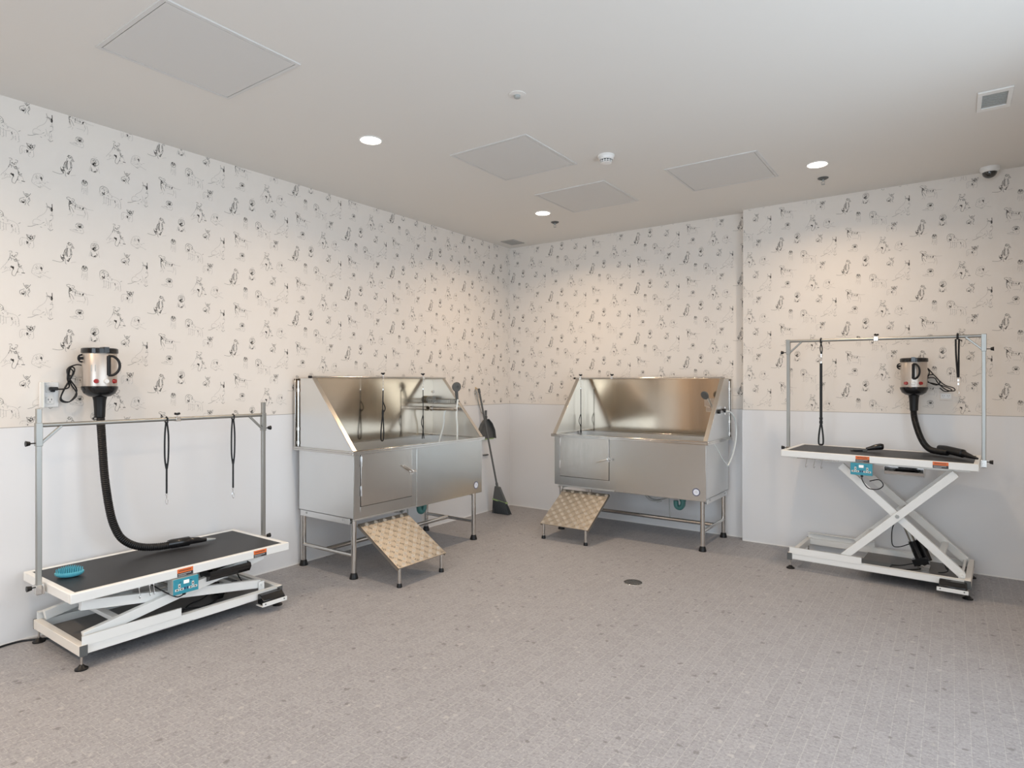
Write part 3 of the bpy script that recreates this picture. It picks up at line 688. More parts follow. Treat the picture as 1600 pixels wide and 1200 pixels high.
        mb = MB(); mb.lathe([(0, -.016), (.024, -.014), (.036, 0), (.036, .012), (0, .014)], (.560, .075, 1.232), 26, (-.30, -.75, -.35)); mb.build('shower_head', 'gplast', t)
        mb = MB(); mb.tube([(.585, .20, 1.10), (.59, .17, 1.07), (.592, .165, 1.03)], .007, 10, sub=3); mb.cyl((.585, .20, 1.10), (.585, .245, 1.10), .012, n=12); mb.build('tap_lever', 'gloss', t)
        # valve and looped hose outside the right guard
        Y0 = lambda y: y - loc[1]
        mb = MB(); mb.cyl((.704, -.043, 1.100), (.722, -.043, 1.100), .017, n=20); mb.cyl((.704, .075, 1.104), (.730, .075, 1.104), .016, n=18); mb.build('valve_knob', 'black', t)
        mb = MB(); mb.tube([(.712, -.03, 1.100), (.716, .10, 1.098)], .008, 12); mb.tube([(.722, .095, 1.07), (.722, .095, 1.135)], .006, 10); mb.build('valve_body', 'chrome', t)
        mb = MB(); mb.tube([(.722, .09, 1.10), (.745, .17, 1.085), (.755, .26, 1.02), (.755, .30, .93), (.755, .285, .84), (.750, .20, .72), (.745, .085, .645)], .0075, 10, sub=6)
        mb.tube([(.745, .085, .645), (.738, -.04, .72), (.728, -.13, .80), (.722, -.19, .846)], .004, 8, sub=5); mb.build('looped_hose', 'hosew', t)
    return t


make_tub((.345, -2.04, 0), rad(90), 'stainless dog wash tub left of the corner with wire basket and round shower head inside', 'rack', 30, .30)
make_tub((1.677, -.365, 0), 0, 'stainless dog wash tub right of the corner with white looped hose on its side', 'hand', -18, .40)
# bottle lying in the wire basket
mb = MB(); mb.lathe([(0, 0), (.027, .001), (.032, .008), (.032, .118), (.020, .132), (.012, .136), (.012, .152), (0, .152)], (.165, -1.400, 1.1860), 24, (-1, 0, .0))
o = mb.build('soap_bottle', 'cuplike'); tag(o, 'grey translucent bottle lying in the wire basket of the left tub', 'bottle')


# ------------------------------------------------------------------ leashes
def chain(mb, x, y, z0, z1, r=.0028):
    n = max(2, int((z0 - z1) / .012)); dz = (z0 - z1) / n
    for i in range(n):
        zc = z0 - dz * (i + .5); pts = []
        for k in range(8):
            a = k * math.pi / 4; u = r * math.cos(a); v = dz * .66 * math.sin(a)
            pts.append((x + (u if i % 2 else 0), y + (0 if i % 2 else u), zc + v))
        mb.tube(pts, .0009, 5, closed=True)


def tub_leash(x, y, ztop, zbot, ax, label, kinds=0):
    t = thing('grooming_leash', label, 'leash', (x, y, ztop), 0 if ax == 'x' else rad(90), 'black leashes in the tubs')
    L_ = ztop - zbot
    mb = MB(); chain(mb, 0, 0, 0, -.075); mb.lathe([(0, -.075), (.005, -.078), (.005, -.090), (0, -.094)], n=10); mb.build('chain', 'chrome', t)
    mb = MB()
    if kinds == 0:
        mb.tube([(0, 0, -.09), (-.002, 0, -.15), (-.004, 0, -.20), (-.002, 0, -L_ * .56)], .0045, 8, sub=4)
        mb.tube([(-.004, 0, -.175), (.020, .004, -.215), (.026, .004, -.24), (.010, .002, -.262), (-.004, 0, -.262)], .0042, 8, sub=4)
        mb.tube([(-.004, 0, -L_ * .56), (-.020, 0, -L_ * .8), (-.024, 0, -L_ * .95), (-.012, 0, -L_), (.004, 0, -L_ * .97), (.006, 0, -L_ * .8), (-.002, 0, -L_ * .56)], .0052, 8, sub=5)
        mb.tube([(-.002, 0, -L_ * .50), (-.004, 0, -L_ * .58)], .009, 10)
    else:
        mb.tube([(0, 0, -.09), (.001, 0, -.35), (.001, 0, -L_ * .62)], .0035, 8, sub=4)
        mb.tube([(.001, 0, -L_ * .58), (-.016, 0, -L_ * .66), (-.018, 0, -L_ * .73), (-.002, 0, -L_ * .80), (.012, 0, -L_ * .97)], .0035, 8, sub=4)
        mb.tube([(.002, 0, -L_ * .60), (.002, 0, -L_ * .80), (-.010, 0, -L_ * .97)], .0045, 8, sub=4)
    mb.build('cord_loop', 'black', t)


tub_leash(.233, -2.072, 1.366, .873, 'y', 'black cord leash with loop hanging at the middle of the left tub')
tub_leash(.233, -1.613, 1.366, .84, 'y', 'thin black leash hanging at the basket end of the left tub', 1)
tub_leash(1.020, -.253, 1.366, .80, 'x', 'black leash hanging at the left end of the right tub', 1)


def strap_leash(x, y, ztop, zbot, rz, label, kind):
    t = thing('grooming_leash', label, 'leash', (x, y, ztop), rz, 'black leashes on the grooming tables')
    L_ = ztop - zbot
    mb = MB()
    if kind == 'clip':
        mb.tube([(0, .014, .006), (0, .014, -.016), (0, -.014, -.016), (0, -.014, .006), (0, 0, .013)], .004, 8, closed=True)
        mb.tube([(0, -.006, -.016), (.011, 0, -L_ * .2), (.010, 0, -L_ * .45), (.003, 0, -L_ * .58)], .0048, 8, sub=4)
        mb.tube([(0, .006, -.016), (-.009, 0, -L_ * .2), (-.009, 0, -L_ * .45), (-.001, 0, -L_ * .58)], .0048, 8, sub=4)
        mb.tube([(.001, 0, -L_ * .52), (.001, 0, -L_ * .87)], .0052, 8, sub=2)
        mb.build('strap', 'black', t)
        mb = MB(); z = -L_ * .87
        mb.tube([(0, 0, z), (.006, 0, z - .006), (0, 0, z - .012), (-.006, 0, z - .006)], .0015, 6, closed=True)
        mb.cyl((0, 0, z - .012), (0, 0, z - .028), .0035, n=8); mb.tube([(0, 0, z - .028), (.008, 0, z - .040), (.004, 0, -L_), (-.006, 0, z - .046), (-.003, 0, z - .030)], .0018, 6, sub=3)
        mb.build('snap_hook', 'chrome', t)
    elif kind == 'long':
        mb.tube([(0, .016, .010), (0, .016, -.020), (0, -.016, -.020), (0, -.016, .010), (0, 0, .016)], .005, 8, closed=True)
        mb.tube([(0, 0, -.02), (.008, 0, -.06), (.004, 0, -.10)], .004, 8, sub=3); mb.tube([(0, 0, -.02), (-.006, 0, -.06), (.001, 0, -.10)], .004, 8, sub=3)
        mb.build('hanging_loop', 'black', t)
        mb = MB(); mb.cyl((0, 0, -.10), (0, 0, -.125), .006, n=10); mb.tube([(0, 0, -.125), (.006, 0, -.14), (0, 0, -.155), (-.006, 0, -.14)], .002, 6, closed=True); mb.cyl((0, 0, -.155), (0, 0, -.17), .005, n=10); mb.build('swivel', 'chrome', t)
        mb = MB(); mb.box((-.009, -.003, -.60), (.009, .003, -.168)); mb.box((-.011, -.006, -.585), (.011, .006, -.57)); mb.box((-.011, -.006, -.615), (.011, .006, -.595))
        mb.tube([(-.002, 0, -.61), (-.014, 0, -.70), (-.015, 0, -L_ + .012), (0, 0, -L_ + .004), (.014, 0, -L_ + .012), (.013, 0, -.70), (.002, 0, -.61)], .0062, 8, sub=4)
        mb.build('strap', 'black', t)
    else:
        mb.tube([(0, .016, .012), (0, .016, -.016), (0, -.016, -.016), (0, -.016, .012), (0, 0, .018)], .006, 8, closed=True)
        mb.tube([(-.010, 0, -.016), (-.008, 0, -.12), (.001, 0, -.27)], .0055, 8, sub=4); mb.tube([(.008, 0, -.016), (.006, 0, -.12), (.006, 0, -.27)], .0055, 8, sub=4)
        mb.build('strap', 'black', t)
        mb = MB(); chain(mb, .004, 0, -.27, -.33); mb.cyl((.004, 0, -.33), (.004, 0, -.345), .0045, n=10); mb.tube([(.004, 0, -.345), (.011, 0, -.365), (.004, 0, -.39), (-.003, 0, -.365)], .002, 6, closed=True)
        mb.build('snap_hook', 'chrome', t)


# ------------------------------------------------------------------ grooming tables
def make_table(loc, rz, label, zt, bar_h, post_h, tilt, posts=(-.600, .592)):
    t = thing('grooming_table', label, 'grooming table', loc, rz, 'electric grooming tables')
    hl, hw = .572, .300; ap = .046
    lift = lambda p: Vector((p.x, p.y, p.z + tilt * p.x))
    def T(): m = MB(); m.xf = lift; return m
    f = .028
    mb = T()
    for s_ in (-1, 1):
        mb.box((-hl, s_ * hw, zt - ap), (hl, s_ * (hw - f), zt)); mb.box((s_ * hl, -hw + f, zt - ap), (s_ * (hl - f), hw - f, zt))
    mb.box((-hl + f, -hw + f, zt - ap), (hl - f, hw - f, zt - .02)); mb.build('table_frame', 'white', t, bevel=.004)
    mb = T(); mb.box((-hl + f + .001, -hw + f + .001, zt - .02), (hl - f - .001, hw - f - .001, zt - .0035)); mb.build('table_top', 'mat_top', t)
    mb = T(); mb.box((-hl + .045, -.22, zt - ap - .018), (hl - .045, -.195, zt - ap)); mb.box((-hl + .045, .195, zt - ap - .018), (hl - .045, .22, zt - ap)); mb.build('under_rail', 'white', t, bevel=.002)
    # labels
    for x0 in (-.094, .338):
        mb = T(); F = -hw - .0006
        mb.box((x0, F, zt - .024), (x0 + .082, -hw, zt - .003)); mb.k = 1; mb.box((x0, F, zt - .043), (x0 + .082, -hw, zt - .024)); mb.k = 2
        for i in range(9):
            mb.box((x0 + .006 + i * .0075, F - .0003, zt - .032), (x0 + .010 + i * .0075, F, zt - .0285))
        for i in range(7): mb.box((x0 + .006 + i * .006, F - .0003, zt - .039), (x0 + .0095 + i * .006, F, zt - .0365))
        mb.k = 1
        for i in range(10): mb.box((x0 + .010 + i * .0062, F - .0003, zt - .016), (x0 + .0138 + i * .0062, F, zt - .010))
        mb.build('warning_label', ['orange', 'darklab', 'plast'], t)
    # socket box
    mb = T(); x0, x1, z0, z1 = -.122, .008, zt - .128, zt - .048
    mb.box((x0, -hw - .012, z0), (x1, -hw + .045, z1)); sb = mb.build('socket_box', 'lgrey', t, bevel=.002)
    mb = T(); F = -hw - .012; mb.box((x0, F - .006, z0), (x1, F, z1)); fp = mb.build('teal_face', 'teal', sb, bevel=.002)
    for cx in (x0 + .030, x1 - .030):
        mb = T(); g = F - .0066; cz = z0 + .030
        for dx, dz, a_, b_ in ((0, .013, .0055, .010), (-.012, -.006, .010, .0055), (.012, -.006, .010, .0055)):
            mb.k = 0; mb.box((cx + dx - a_, g, cz + dz - b_), (cx + dx + a_, F - .006, cz + dz + b_)); mb.k = 1
            mb.box((cx + dx - a_ * .5, g - .0006, cz + dz - b_ * .5), (cx + dx + a_ * .5, g, cz + dz + b_ * .5))
        mb.build('power_socket', ['cream', 'darklab'], sb)
    mb = T(); mb.box(((x0 + x1) / 2 - .014, F - .010, z1 - .030), ((x0 + x1) / 2 + .014, F - .006, z1 - .012)); mb.build('rocker_switch', 'neon', sb, bevel=.001)
    mb = T()
    for dx in (-.007, .007): mb.box(((x0 + x1) / 2 + dx - .004, F - .0070, z0 + .020), ((x0 + x1) / 2 + dx + .004, F - .006, z0 + .032))
    for dx in (-.030, .026): mb.box(((x0 + x1) / 2 + dx - .005, F - .0066, z1 - .020), ((x0 + x1) / 2 + dx + .005, F - .006, z1 - .017))
    mb.build('usb_port', 'navy', sb)
    # power lead from the box
    mb = T(); cx = (x0 + x1) / 2
    low = zt < .5
    mb.cyl((cx, -hw + .005, z0), (cx, -hw + .005, z0 - .014), .008, n=12)
    if low: mb.tube([(cx, -hw + .005, z0 - .012), (cx - .03, -hw + .01, z0 - .020), (cx - .07, -hw + .03, z0 + .005), (cx - .12, -hw + .08, z0 + .05), (cx - .13, -hw + .12, z0 + .07)], .0035, 8, sub=5)
    else: mb.tube([(cx, -hw + .005, z0 - .012), (cx + .005, -hw, z0 - .040), (cx + .040, -hw, z0 - .085), (cx + .095, -hw, z0 - .085), (cx + .125, -hw, z0 - .055), (cx + .10, -hw, z0 - .022), (cx + .045, -hw + .01, z0 - .038)], .0032, 8, sub=5)
    mb.build('power_lead', 'black', t)
    # tool tray
    a0, a1 = (.065, .285) if not low else (.085, .325)
    oy = -.055 if low else 0
    prof = [(-.130 + oy, zt - .050), (-.130 + oy, zt - .095), (-.150 + oy, zt - .118), (-.190 + oy, zt - .124), (-.225 + oy, zt - .112), (-.236 + oy, zt - .095)] + ([(-.297, zt - .082), (-.290, zt - .065)] if low else [])
    mb = T(); inner = [(y + .003, z + .003) for y, z in prof]
    for (p, q), (r_, s2) in zip(zip(prof[:-1], prof[1:]), zip(inner[:-1], inner[1:])): mb.prism([p, q, s2, r_], 'x', a0, a1)
    for xx in (a0, a1): mb.prism(prof + ([(-.236 + oy, zt - .064), (-.14 + oy, zt - .050)] if not low else []), 'x', xx - .001, xx + .001)
    mb.build('tool_tray', 'chrome' if not low else 'gloss', t)
    mb = T(); mb.tube([(a0 + .05, -.185, zt - .105), (a0 + .19, -.185, zt - .100)], .013, 12); mb.tube([(a0 + .06, -.20, zt - .085), (a0 + .17, -.20, zt - .080)], .008, 10); mb.build('tray_remote', 'gloss', t)
    # hook rail
    mb = T(); mb.box((-.475, -.255, zt - .056), (-.205, -.243, zt - .048)); mb.build('hook_rail', 'tube', t)
    for i, x in enumerate((-.415, -.362, -.315) if not low else (-.255, -.205, -.185)):
        mb = T(); mb.tube([(x - .004, -.262, zt - .062), (x, -.249, zt - .044), (x + .002, -.238, zt - .060), (x, -.250, zt - .085), (x - .002, -.262, zt - .105), (x, -.250, zt - .117), (x + .002, -.238, zt - .106)], .0017, 6, sub=3); mb.build('tool_hook', 'chrome', t)
    # posts and crossbar
    for s_, px in ((-1, posts[0]), (1, posts[1])):
        mb = T(); mb.box((px - .011, -.011, zt - ap - .004), (px + .011, .011, zt + post_h)); p = mb.build('post', 'galv', t, bevel=.0025)
        mb = T(); mb.box((px - s_ * .017, -.026, zt - ap), (px - s_ * .010, .026, zt - .004)); mb.box((px - .015, -.015, zt - ap), (px + .015, .015, zt - ap + .045)); mb.build('post_bracket', 'tube', t, bevel=.001)
        mb = T(); z = zt - .012
        mb.cyl((px + s_ * .012, 0, z), (px + s_ * .030, 0, z), .003, n=8); mb.cyl((px + s_ * .028, 0, z), (px + s_ * .048, 0, z), .010, .014, n=12)
        z = zt + bar_h - .085
        mb.cyl((px + s_ * .012, 0, z), (px + s_ * .034, 0, z), .003, n=8); mb.cyl((px + s_ * .034, 0, z), (px + s_ * .052, 0, z), .009, .014, n=12); mb.build('post_knob', 'black', t)
        mb = T(); mb.box((px - .014, -.014, zt + bar_h - .10), (px + .014, .014, zt + bar_h + .012)); mb.build('post_sleeve', 'galv', t, bevel=.002)
        mb = T(); mb.beam((px - s_ * .008, 0, zt + bar_h - .088), (px - s_ * .095, 0, zt + bar_h - .006), .012, .016, (0, 1, 0)); mb.build('corner_brace', 'galv', t, bevel=.002)
    mb = T(); mb.tube([(posts[0] + .01, 0, zt + bar_h), (posts[1] - .01, 0, zt + bar_h)], .0105, 16); mb.build('crossbar', 'galv', t)
    cx = .055 if low else -.015
    mb = T(); mb.box((cx - .013, -.014, zt + bar_h - .014), (cx + .013, .014, zt + bar_h + .013)); mb.cyl((cx, 0, zt + bar_h + .013), (cx, 0, zt + bar_h + .024), .003, n=8); mb.build('bar_clamp', 'tube', t, bevel=.002)
    mb = T()
    for i in range(3):
        a = i * 2.094 + .3; mb.cyl((cx, 0, zt + bar_h + .026), (cx + .015 * math.cos(a), .015 * math.sin(a), zt + bar_h + .030), .0065, n=8)
    mb.build('clamp_knob', 'black', t)
    # base
    bl = .530; z0, z1, z2 = .070, .115, .157
    mb = MB()
    for s_ in (-1, 1):
        y = s_ * .262
        mb.box((-bl, y - .015, z0), (bl, y + .015, z0 + .005)); mb.box((-bl, y - .015, z0), (bl, y - .012, z1)); mb.box((-bl, y + .012, z0), (bl, y + .015, z1)); mb.box((-.05, y - .015, z1 - .004), (bl, y + .015, z1))
    mb.build('base_rail', 'white', t, bevel=.0015)
    for s_ in (-1, 1):
        mb = MB(); y = s_ * .262
        mb.box((-bl + .01, y + s_ * .0151, z1 - .006), (-.062, y + s_ * .018, z2)); mb.box((-bl + .01, y - .012, z2 - .003), (-.062, y + s_ * .018, z2))
        mb.build('slide_channel', 'white', t, bevel=.001)
    for s_ in (-1, 1):
        x = s_ * (bl - .014)
        mb = MB(); mb.box((x - .016, -.288, z0 - .002), (x + .016, .288, z1 + (.006 if s_ > 0 else 0))); mb.build('base_end_bar', 'cream', t, bevel=.002)
        for q in (-1, 1):
            mb = MB(); mb.box((x - .017, q * .288, z0 - .004), (x + .017, q * .291, z1 + .002)); mb.build('end_cap', 'gplast', t, bevel=.001)
            mb = MB(); mb.cyl((x, q * .265, .014), (x, q * .265, z0), .005, n=10); l = mb.build('levelling_foot', 'tube', t)
            m2 = MB(); m2.lathe([(0, 0), (.028, 0), (.028, .006), (.016, .014), (.009, .022), (0, .022)], (x, q * .265, 0), 20); m2.build('rubber_pad', 'black', l)
    mb = MB(); mb.box((-.49 if low else -.10, -.245, z0 + .002), (bl - .03, .245, z0 + .006)); mb.build('base_plate', 'plate', t)
    # scissor arms
    zt2 = zt - ap - .030
    if low:
        A = ((-.500, .140), (.430, zt2 + .022)); B = ((.430, .140), (-.500, zt2 - .01))
    else:
        A = ((-.175, .140), (.455, zt2 + .002)); B = ((.485, .130), (-.200, zt2 - .01))
    for nm, (p, q), ys in (('scissor_arm', A, .240), ('scissor_arm', B, .206)):
        for s_ in (-1, 1):
            mb = MB(); mb.beam((p[0], s_ * ys, p[1]), (q[0], s_ * ys, q[1] + tilt * q[0]), .030, .048); mb.build(nm, 'white', t, bevel=.002)
    mid = Vector((0, 0, 0)); mx = (A[0][0] + A[1][0] + B[0][0] + B[1][0]) / 4; sl = (A[1][1] - A[0][1]) / (A[1][0] - A[0][0]); mz = A[0][1] + sl * (mx - A[0][0])
    mb = MB(); mb.cyl((mx, -.262, mz), (mx, .262, mz), .009, n=14); mb.cyl((mx, -.260, mz), (mx, -.255, mz), .013, n=6); mb.build('pivot_shaft', 'lgrey', t)
    for k, (pp, qq), yy in ((.17, A, .225), (.16, B, .191)):
        X = pp[0] + (qq[0] - pp[0]) * k; Z = pp[1] + (qq[1] - pp[1]) * k; mb = MB(); mb.box((X - .018, -yy, Z - .010), (X + .018, yy, Z + .010)); mb.build('cross_brace', 'white', t, bevel=.002)
    mb = MB(); mb.cyl((B[0][0], -.25, B[0][1]), (B[0][0], .25, B[0][1]), .008, n=12)
    for s_ in (-1, 1): mb.box((B[0][0] - .018, s_ * .228, z0 + .02), (B[0][0] + .018, s_ * .234, B[0][1] + .018))
    mb.build('hinge_lug', 'white', t)
    # actuator
    if low: a0, a1 = Vector((.290, -.06, .105)), Vector((.060, -.06, .195))
    else: a0, a1 = Vector((.262, -.02, .105)), Vector((.137, -.02, .430))
    d = a1 - a0
    mb = MB(); mb.tube([a0 + d * .46, a1], .018, 16); mb.cyl(a1 - Vector((0, .03, 0)), a1 + Vector((0, .03, 0)), .012, n=12); mb.build('actuator_rod', 'galv', t)
    mb = MB(); mb.tube([a0, a0 + d * (.48 if not low else .55)], .027, 8); side = Vector((.045, 0, .012)); mb.tube([a0 + side + d * .08, a0 + side + d * .62], .020, 12); mb.beam(a0 + d * .02, a0 + d * .15, .06, .09, (1, 0, 0)); mb.build('actuator_motor', 'gloss', t)
    mb = MB(); mb.box((a0.x - .03, -.04, z0 + .006), (a0.x + .04, .04, z0 + .030)); mb.tube([a0 - Vector((0, .035, 0)), a0 + Vector((0, .035, 0))], .010, 10); mb.build('actuator_mount', 'tube', t, bevel=.002)
    mb = MB(); m_ = 0 if not low else -.06
    mb.tube([a0 + Vector((.06, m_, .12)), (a0.x + .12, -.02, .16), (a0.x + .14, -.05, .10), (a0.x + .09, -.07, .085)], .0035, 8, sub=5)
    mb.tube([a0 + Vector((.05, m_, .16 if not low else .06)), (a0.x + .10, .02, .17 if not low else .12), (a0.x + .13, .03, .09)], .0035, 8, sub=5)
    mb.tube([(a0.x - .01, -.05, .085), (a0.x - .08, -.12, .085), (a0.x - .16, -.15, .081), (a0.x - .25, -.10, .081), (a0.x - .36, -.12, .082)], .004, 8, sub=5)
    mb.tube([(a0.x - .03, -.03, .12), (a0.x - .12, -.05, .09), (a0.x - .2, -.06, .082), (a0.x - .30, -.16, .082)], .004, 8, sub=5)
    if not low: mb.tube([a1 + Vector((-.02, -.02, -.03)), (a1.x - .05, -.03, .33), (a1.x - .05, -.03, .22), (a1.x - .01, -.03, .21), (a1.x + .05, -.03, .24)], .0035, 8, sub=5)
    mb.build('cable_bundle', 'black', t)
    mb = MB(); mb.box((-.10 if not low else -.33, -.20, z0 + .007), (.09 if not low else -.20, -.08, z0 + .030)); mb.build('control_box', 'gplast', t, bevel=.004)
    # foot pedal
    mb = MB(); mb.box((.362, -.352, .046), (.522, -.349, .070)); mb.box((.362, -.349, .046), (.522, -.283, .049)); mb.build('pedal_bracket', 'white', t, bevel=.001)
    mb = MB(); mb.prism([(-.347, .050), (-.285, .050), (-.285, .108), (-.318, .104), (-.338, .086), (-.347, .080)], 'x', .372, .512); mb.build('foot_pedal', 'gloss', t, bevel=.004)
    mb = MB()
    for x in (.380, .502): mb.cyl((x, -.352, .060), (x, -.354, .060), .004, n=8)
    mb.build('bracket_screw', 'gplast', t)
    return t


make_table((.362, -3.805, 0), rad(90), 'low electric grooming table against the left wall with teal brush on its top', .370, .763, .844, 0.0)
RZ2 = rad(-3.0)
make_table((3.52, -.470, 0), RZ2, 'raised white scissor grooming table against the right part of the back wall', .846, .800, .806, -0.010, posts=(-.598, .590))
strap_leash(.362, -3.81, 1.133, .658, rad(90), 'black clip leash hanging at the middle of the left table crossbar', 'clip')
strap_leash(.362, -3.417, 1.133, .632, rad(90), 'black clip leash hanging at the far end of the left table crossbar', 'clip')


def t2(x, y, z):
    c, s_ = math.cos(RZ2), math.sin(RZ2); return (3.52 + x * c - y * s_, -.470 + x * s_ + y * c, z - .010 * x)


p = t2(-.370, 0, 1.646); strap_leash(p[0], p[1], p[2], .875, RZ2, 'long wide black strap leash hanging almost to the right table top', 'long')
p = t2(.452, 0, 1.646); strap_leash(p[0], p[1], p[2], 1.25, RZ2, 'short black leash at the right end of the right table crossbar', 'short')


# ------------------------------------------------------------------ wall dryers
def make_dryer(loc, rz, label, dz, hose, nozzle_dir, cord, nozzle, handle=15, logo=True, hook=True):
    t = thing('wall_dryer', label, 'pet dryer', loc, rz, 'wall mounted dryers')
    cy = -.140
    z0, z1 = 1.316 + dz, 1.500 + dz
    inv = Matrix.Rotation(-rz, 4, 'Z') @ Matrix.Translation(-Vector(loc))
    Lc = lambda p: tuple(inv @ Vector(p))
    mb = MB(); mb.box((-.03, -.060, 1.36 + dz), (.03, 0, 1.46 + dz)); mb.build('wall_bracket', 'gplast', t, bevel=.003)
    mb = MB(); mb.lathe([(.080, z0), (.081, z0 + .01), (.081, z1 - .005), (.078, z1)], (0, cy, 0), 48); body = mb.build('body', 'silver', t)
    mb = MB(); mb.lathe([(.078, z1 - .004), (.086, z1 - .002), (.087, z1 + .006), (.086, z1 + .022), (.080, z1 + .026), (.03, z1 + .028), (0, z1 + .028)], (0, cy, 0), 48); mb.box((-.012, cy - .090, z1), (.012, cy - .03, z1 + .030)); mb.build('lid', 'gloss', t)
    mb = MB(); mb.lathe([(.080, z0 + .004), (.086, z0), (.085, z0 - .012), (.074, z0 - .036), (.052, z0 - .052), (.034, z0 - .056)], (0, cy, 0), 48); mb.build('base_cone', 'gloss', t)
    def on(a, r, z): return (r * math.sin(rad(a)), cy - r * math.cos(rad(a)), z)
    for a, m_ in ((-32, 'red'), (0, 'plast'), (32, 'red')):
        p = Vector(on(a, .080, z0 + .030)); q = Vector(on(a, .091, z0 + .030)); mb = MB(); mb.cyl(p, q, .0130, .011, n=20); mb.build('control_button', m_, t)
    hp = Vector(on(handle - 6, .080, 0)); out = Vector((math.sin(rad(handle + 42)), -math.cos(rad(handle + 42)), 0))
    mb = MB(); za, zb_ = z1 - .018, z0 + .062
    mb.tube([hp + Vector((0, 0, za)), hp + Vector((0, 0, zb_))], .010, 10)
    mb.tube([hp + Vector((0, 0, za)), hp + out * .022 + Vector((0, 0, za - .002)), hp + out * .044 + Vector((0, 0, za - .022)), hp + out * .052 + Vector((0, 0, (za + zb_) / 2)), hp + out * .044 + Vector((0, 0, zb_ + .022)), hp + out * .022 + Vector((0, 0, zb_ + .002)), hp + Vector((0, 0, zb_))], .0068, 10, sub=4)
    mb.build('carry_handle', 'black', t)
    if logo:
        mb = MB()
        pts = [on(-42 + a, .0814, z0 + .10 + z) for a in (-8, 8) for z in (-.018, .018)]
        mb.add([pts[0], pts[2], pts[3], pts[1]], [(0, 1, 2, 3)]); mb.build('rating_label', 'lgrey', t)
    mb = MB(); q = [Vector(on(-92, .083 + d_, z)) for d_, z in ((0, z1 - .012), (.014, z1 - .018), (.018, z1 - .035), (.010, z1 - .048), (0, z1 - .050))]
    mb.tube(q, .005, 8, sub=3); mb.tube([Vector(on(-90, .080, z1 - .03)), Vector(on(-92, .096, z1 - .032))], .008, 10); mb.build('hook', 'black', t)
    # hose
    H_ = [Lc(p) for p in hose]; H_ = [Vector((0, cy, z0 - .052)), Vector((0, cy, z0 - .10))] + [Vector(p) for p in H_]
    P = smooth(H_, 10); acc = [0]
    for a_, b_ in zip(P[:-1], P[1:]): acc.append(acc[-1] + (b_ - a_).length)
    n = int(acc[-1] / .0055); Q = []; R_ = []
    for i in range(n + 1):
        s_ = acc[-1] * i / n; k = max(0, min(len(P) - 2, int(np.searchsorted(acc, s_)) - 1)); u = (s_ - acc[k]) / max(1e-9, acc[k + 1] - acc[k])
        Q.append(P[k].lerp(P[k + 1], u)); R_.append(.0215 if i % 2 else .0192)
    mb = MB(); mb.tube(Q, R_, 16); mb.build('air_hose', 'black', t)
    mb = MB(); mb.tube([(0, cy, z0 - .050), (0, cy, z0 - .075), (0, cy, z0 - .12), (0, cy, z0 - .165)], [.036, .030, .027, .0255], 24); mb.build('hose_cuff', 'black', t)
    mb = MB()
    nz = [Vector(Lc(p)) for p, r in nozzle]; mb.tube(nz, [r for p, r in nozzle], 20); mb.build('nozzle', 'gloss' if logo else 'black', t)
    mb = MB(); mb.tube([Lc(p) for p in cord], .0036, 8, sub=5); mb.build('power_cord', 'black', t)
    return t, Lc


hose1 = [(.15, -4.048, .981), (.16, -4.039, .805), (.18, -4.022, .63), (.19, -4.001, .539), (.2, -3.973, .479), (.205, -3.923, .434), (.21, -3.86, .407), (.22, -3.778, .394), (.232, -3.700, .394)]
cord1 = [(.085, -4.12, 1.432), (.05, -4.14, 1.435), (.04, -4.176, 1.407), (.04, -4.158, 1.331), (.05, -4.134, 1.275), (.05, -4.17, 1.234), (.04, -4.206, 1.242), (.04, -4.194, 1.29), (.035, -4.14, 1.40), (.04, -4.158, 1.421),
         (.05, -4.17, 1.365), (.05, -4.134, 1.296), (.045, -4.165, 1.236), (.045, -4.205, 1.25), (.035, -4.19, 1.30), (.045, -4.150, 1.39), (.05, -4.172, 1.412), (.05, -4.178, 1.36), (.035, -4.165, 1.315), (.035, -4.20, 1.303), (.045, -4.245, 1.308)]
nz1 = [((.222, -3.735, .397), .024), ((.226, -3.715, .397), .027), ((.245, -3.625, .398), .027), ((.247, -3.618, .398), .021), ((.254, -3.575, .395), .018), ((.258, -3.56, .392), .015), ((.272, -3.500, .386), .004)]
d1, L1 = make_dryer((0, -4.057, 0), rad(90), 'silver wall dryer on the left wall with hose resting on the low table', 0, hose1, None, cord1, nz1)
mb = MB(); mb.box((-.006 - .19 + .0, -.062, 1.297), (.024 - .19, -.019, 1.315)); mb.box((.0 - .19, -.045, 1.288), (.016 - .19, -.020, 1.300)); mb.build('plug', 'black', d1, bevel=.004)
mb = MB(); tip = [L1(p) for p in ((.266, -3.530, .389), (.279, -3.480, .386))]; mb.tube(tip, [.011, .004], 14); mb.build('nozzle_tip', 'lgrey', d1)
hose2 = [(3.719, -.24, 1.108), (3.740, -.262, 1.01), (3.772, -.29, .925), (3.812, -.33, .878), (3.860, -.38, .868), (3.92, -.43, .8675)]
cord2 = [(3.79, -.20, 1.33), (3.80, -.20, 1.375), (3.81, -.20, 1.41), (3.80, -.18, 1.44), (3.83, -.16, 1.40), (3.87, -.15, 1.345), (3.85, -.15, 1.32), (3.80, -.16, 1.345), (3.79, -.17, 1.38), (3.83, -.15, 1.395), (3.86, -.14, 1.36), (3.90, -.14, 1.32),
         (3.95, -.14, 1.30), (3.955, -.14, 1.28), (3.91, -.14, 1.285), (3.86, -.15, 1.335), (3.84, -.15, 1.37), (3.80, -.16, 1.37), (3.79, -.17, 1.345), (3.84, -.15, 1.33), (3.90, -.14, 1.31), (3.94, -.14, 1.285), (3.90, -.14, 1.275), (3.87, -.14, 1.30)]
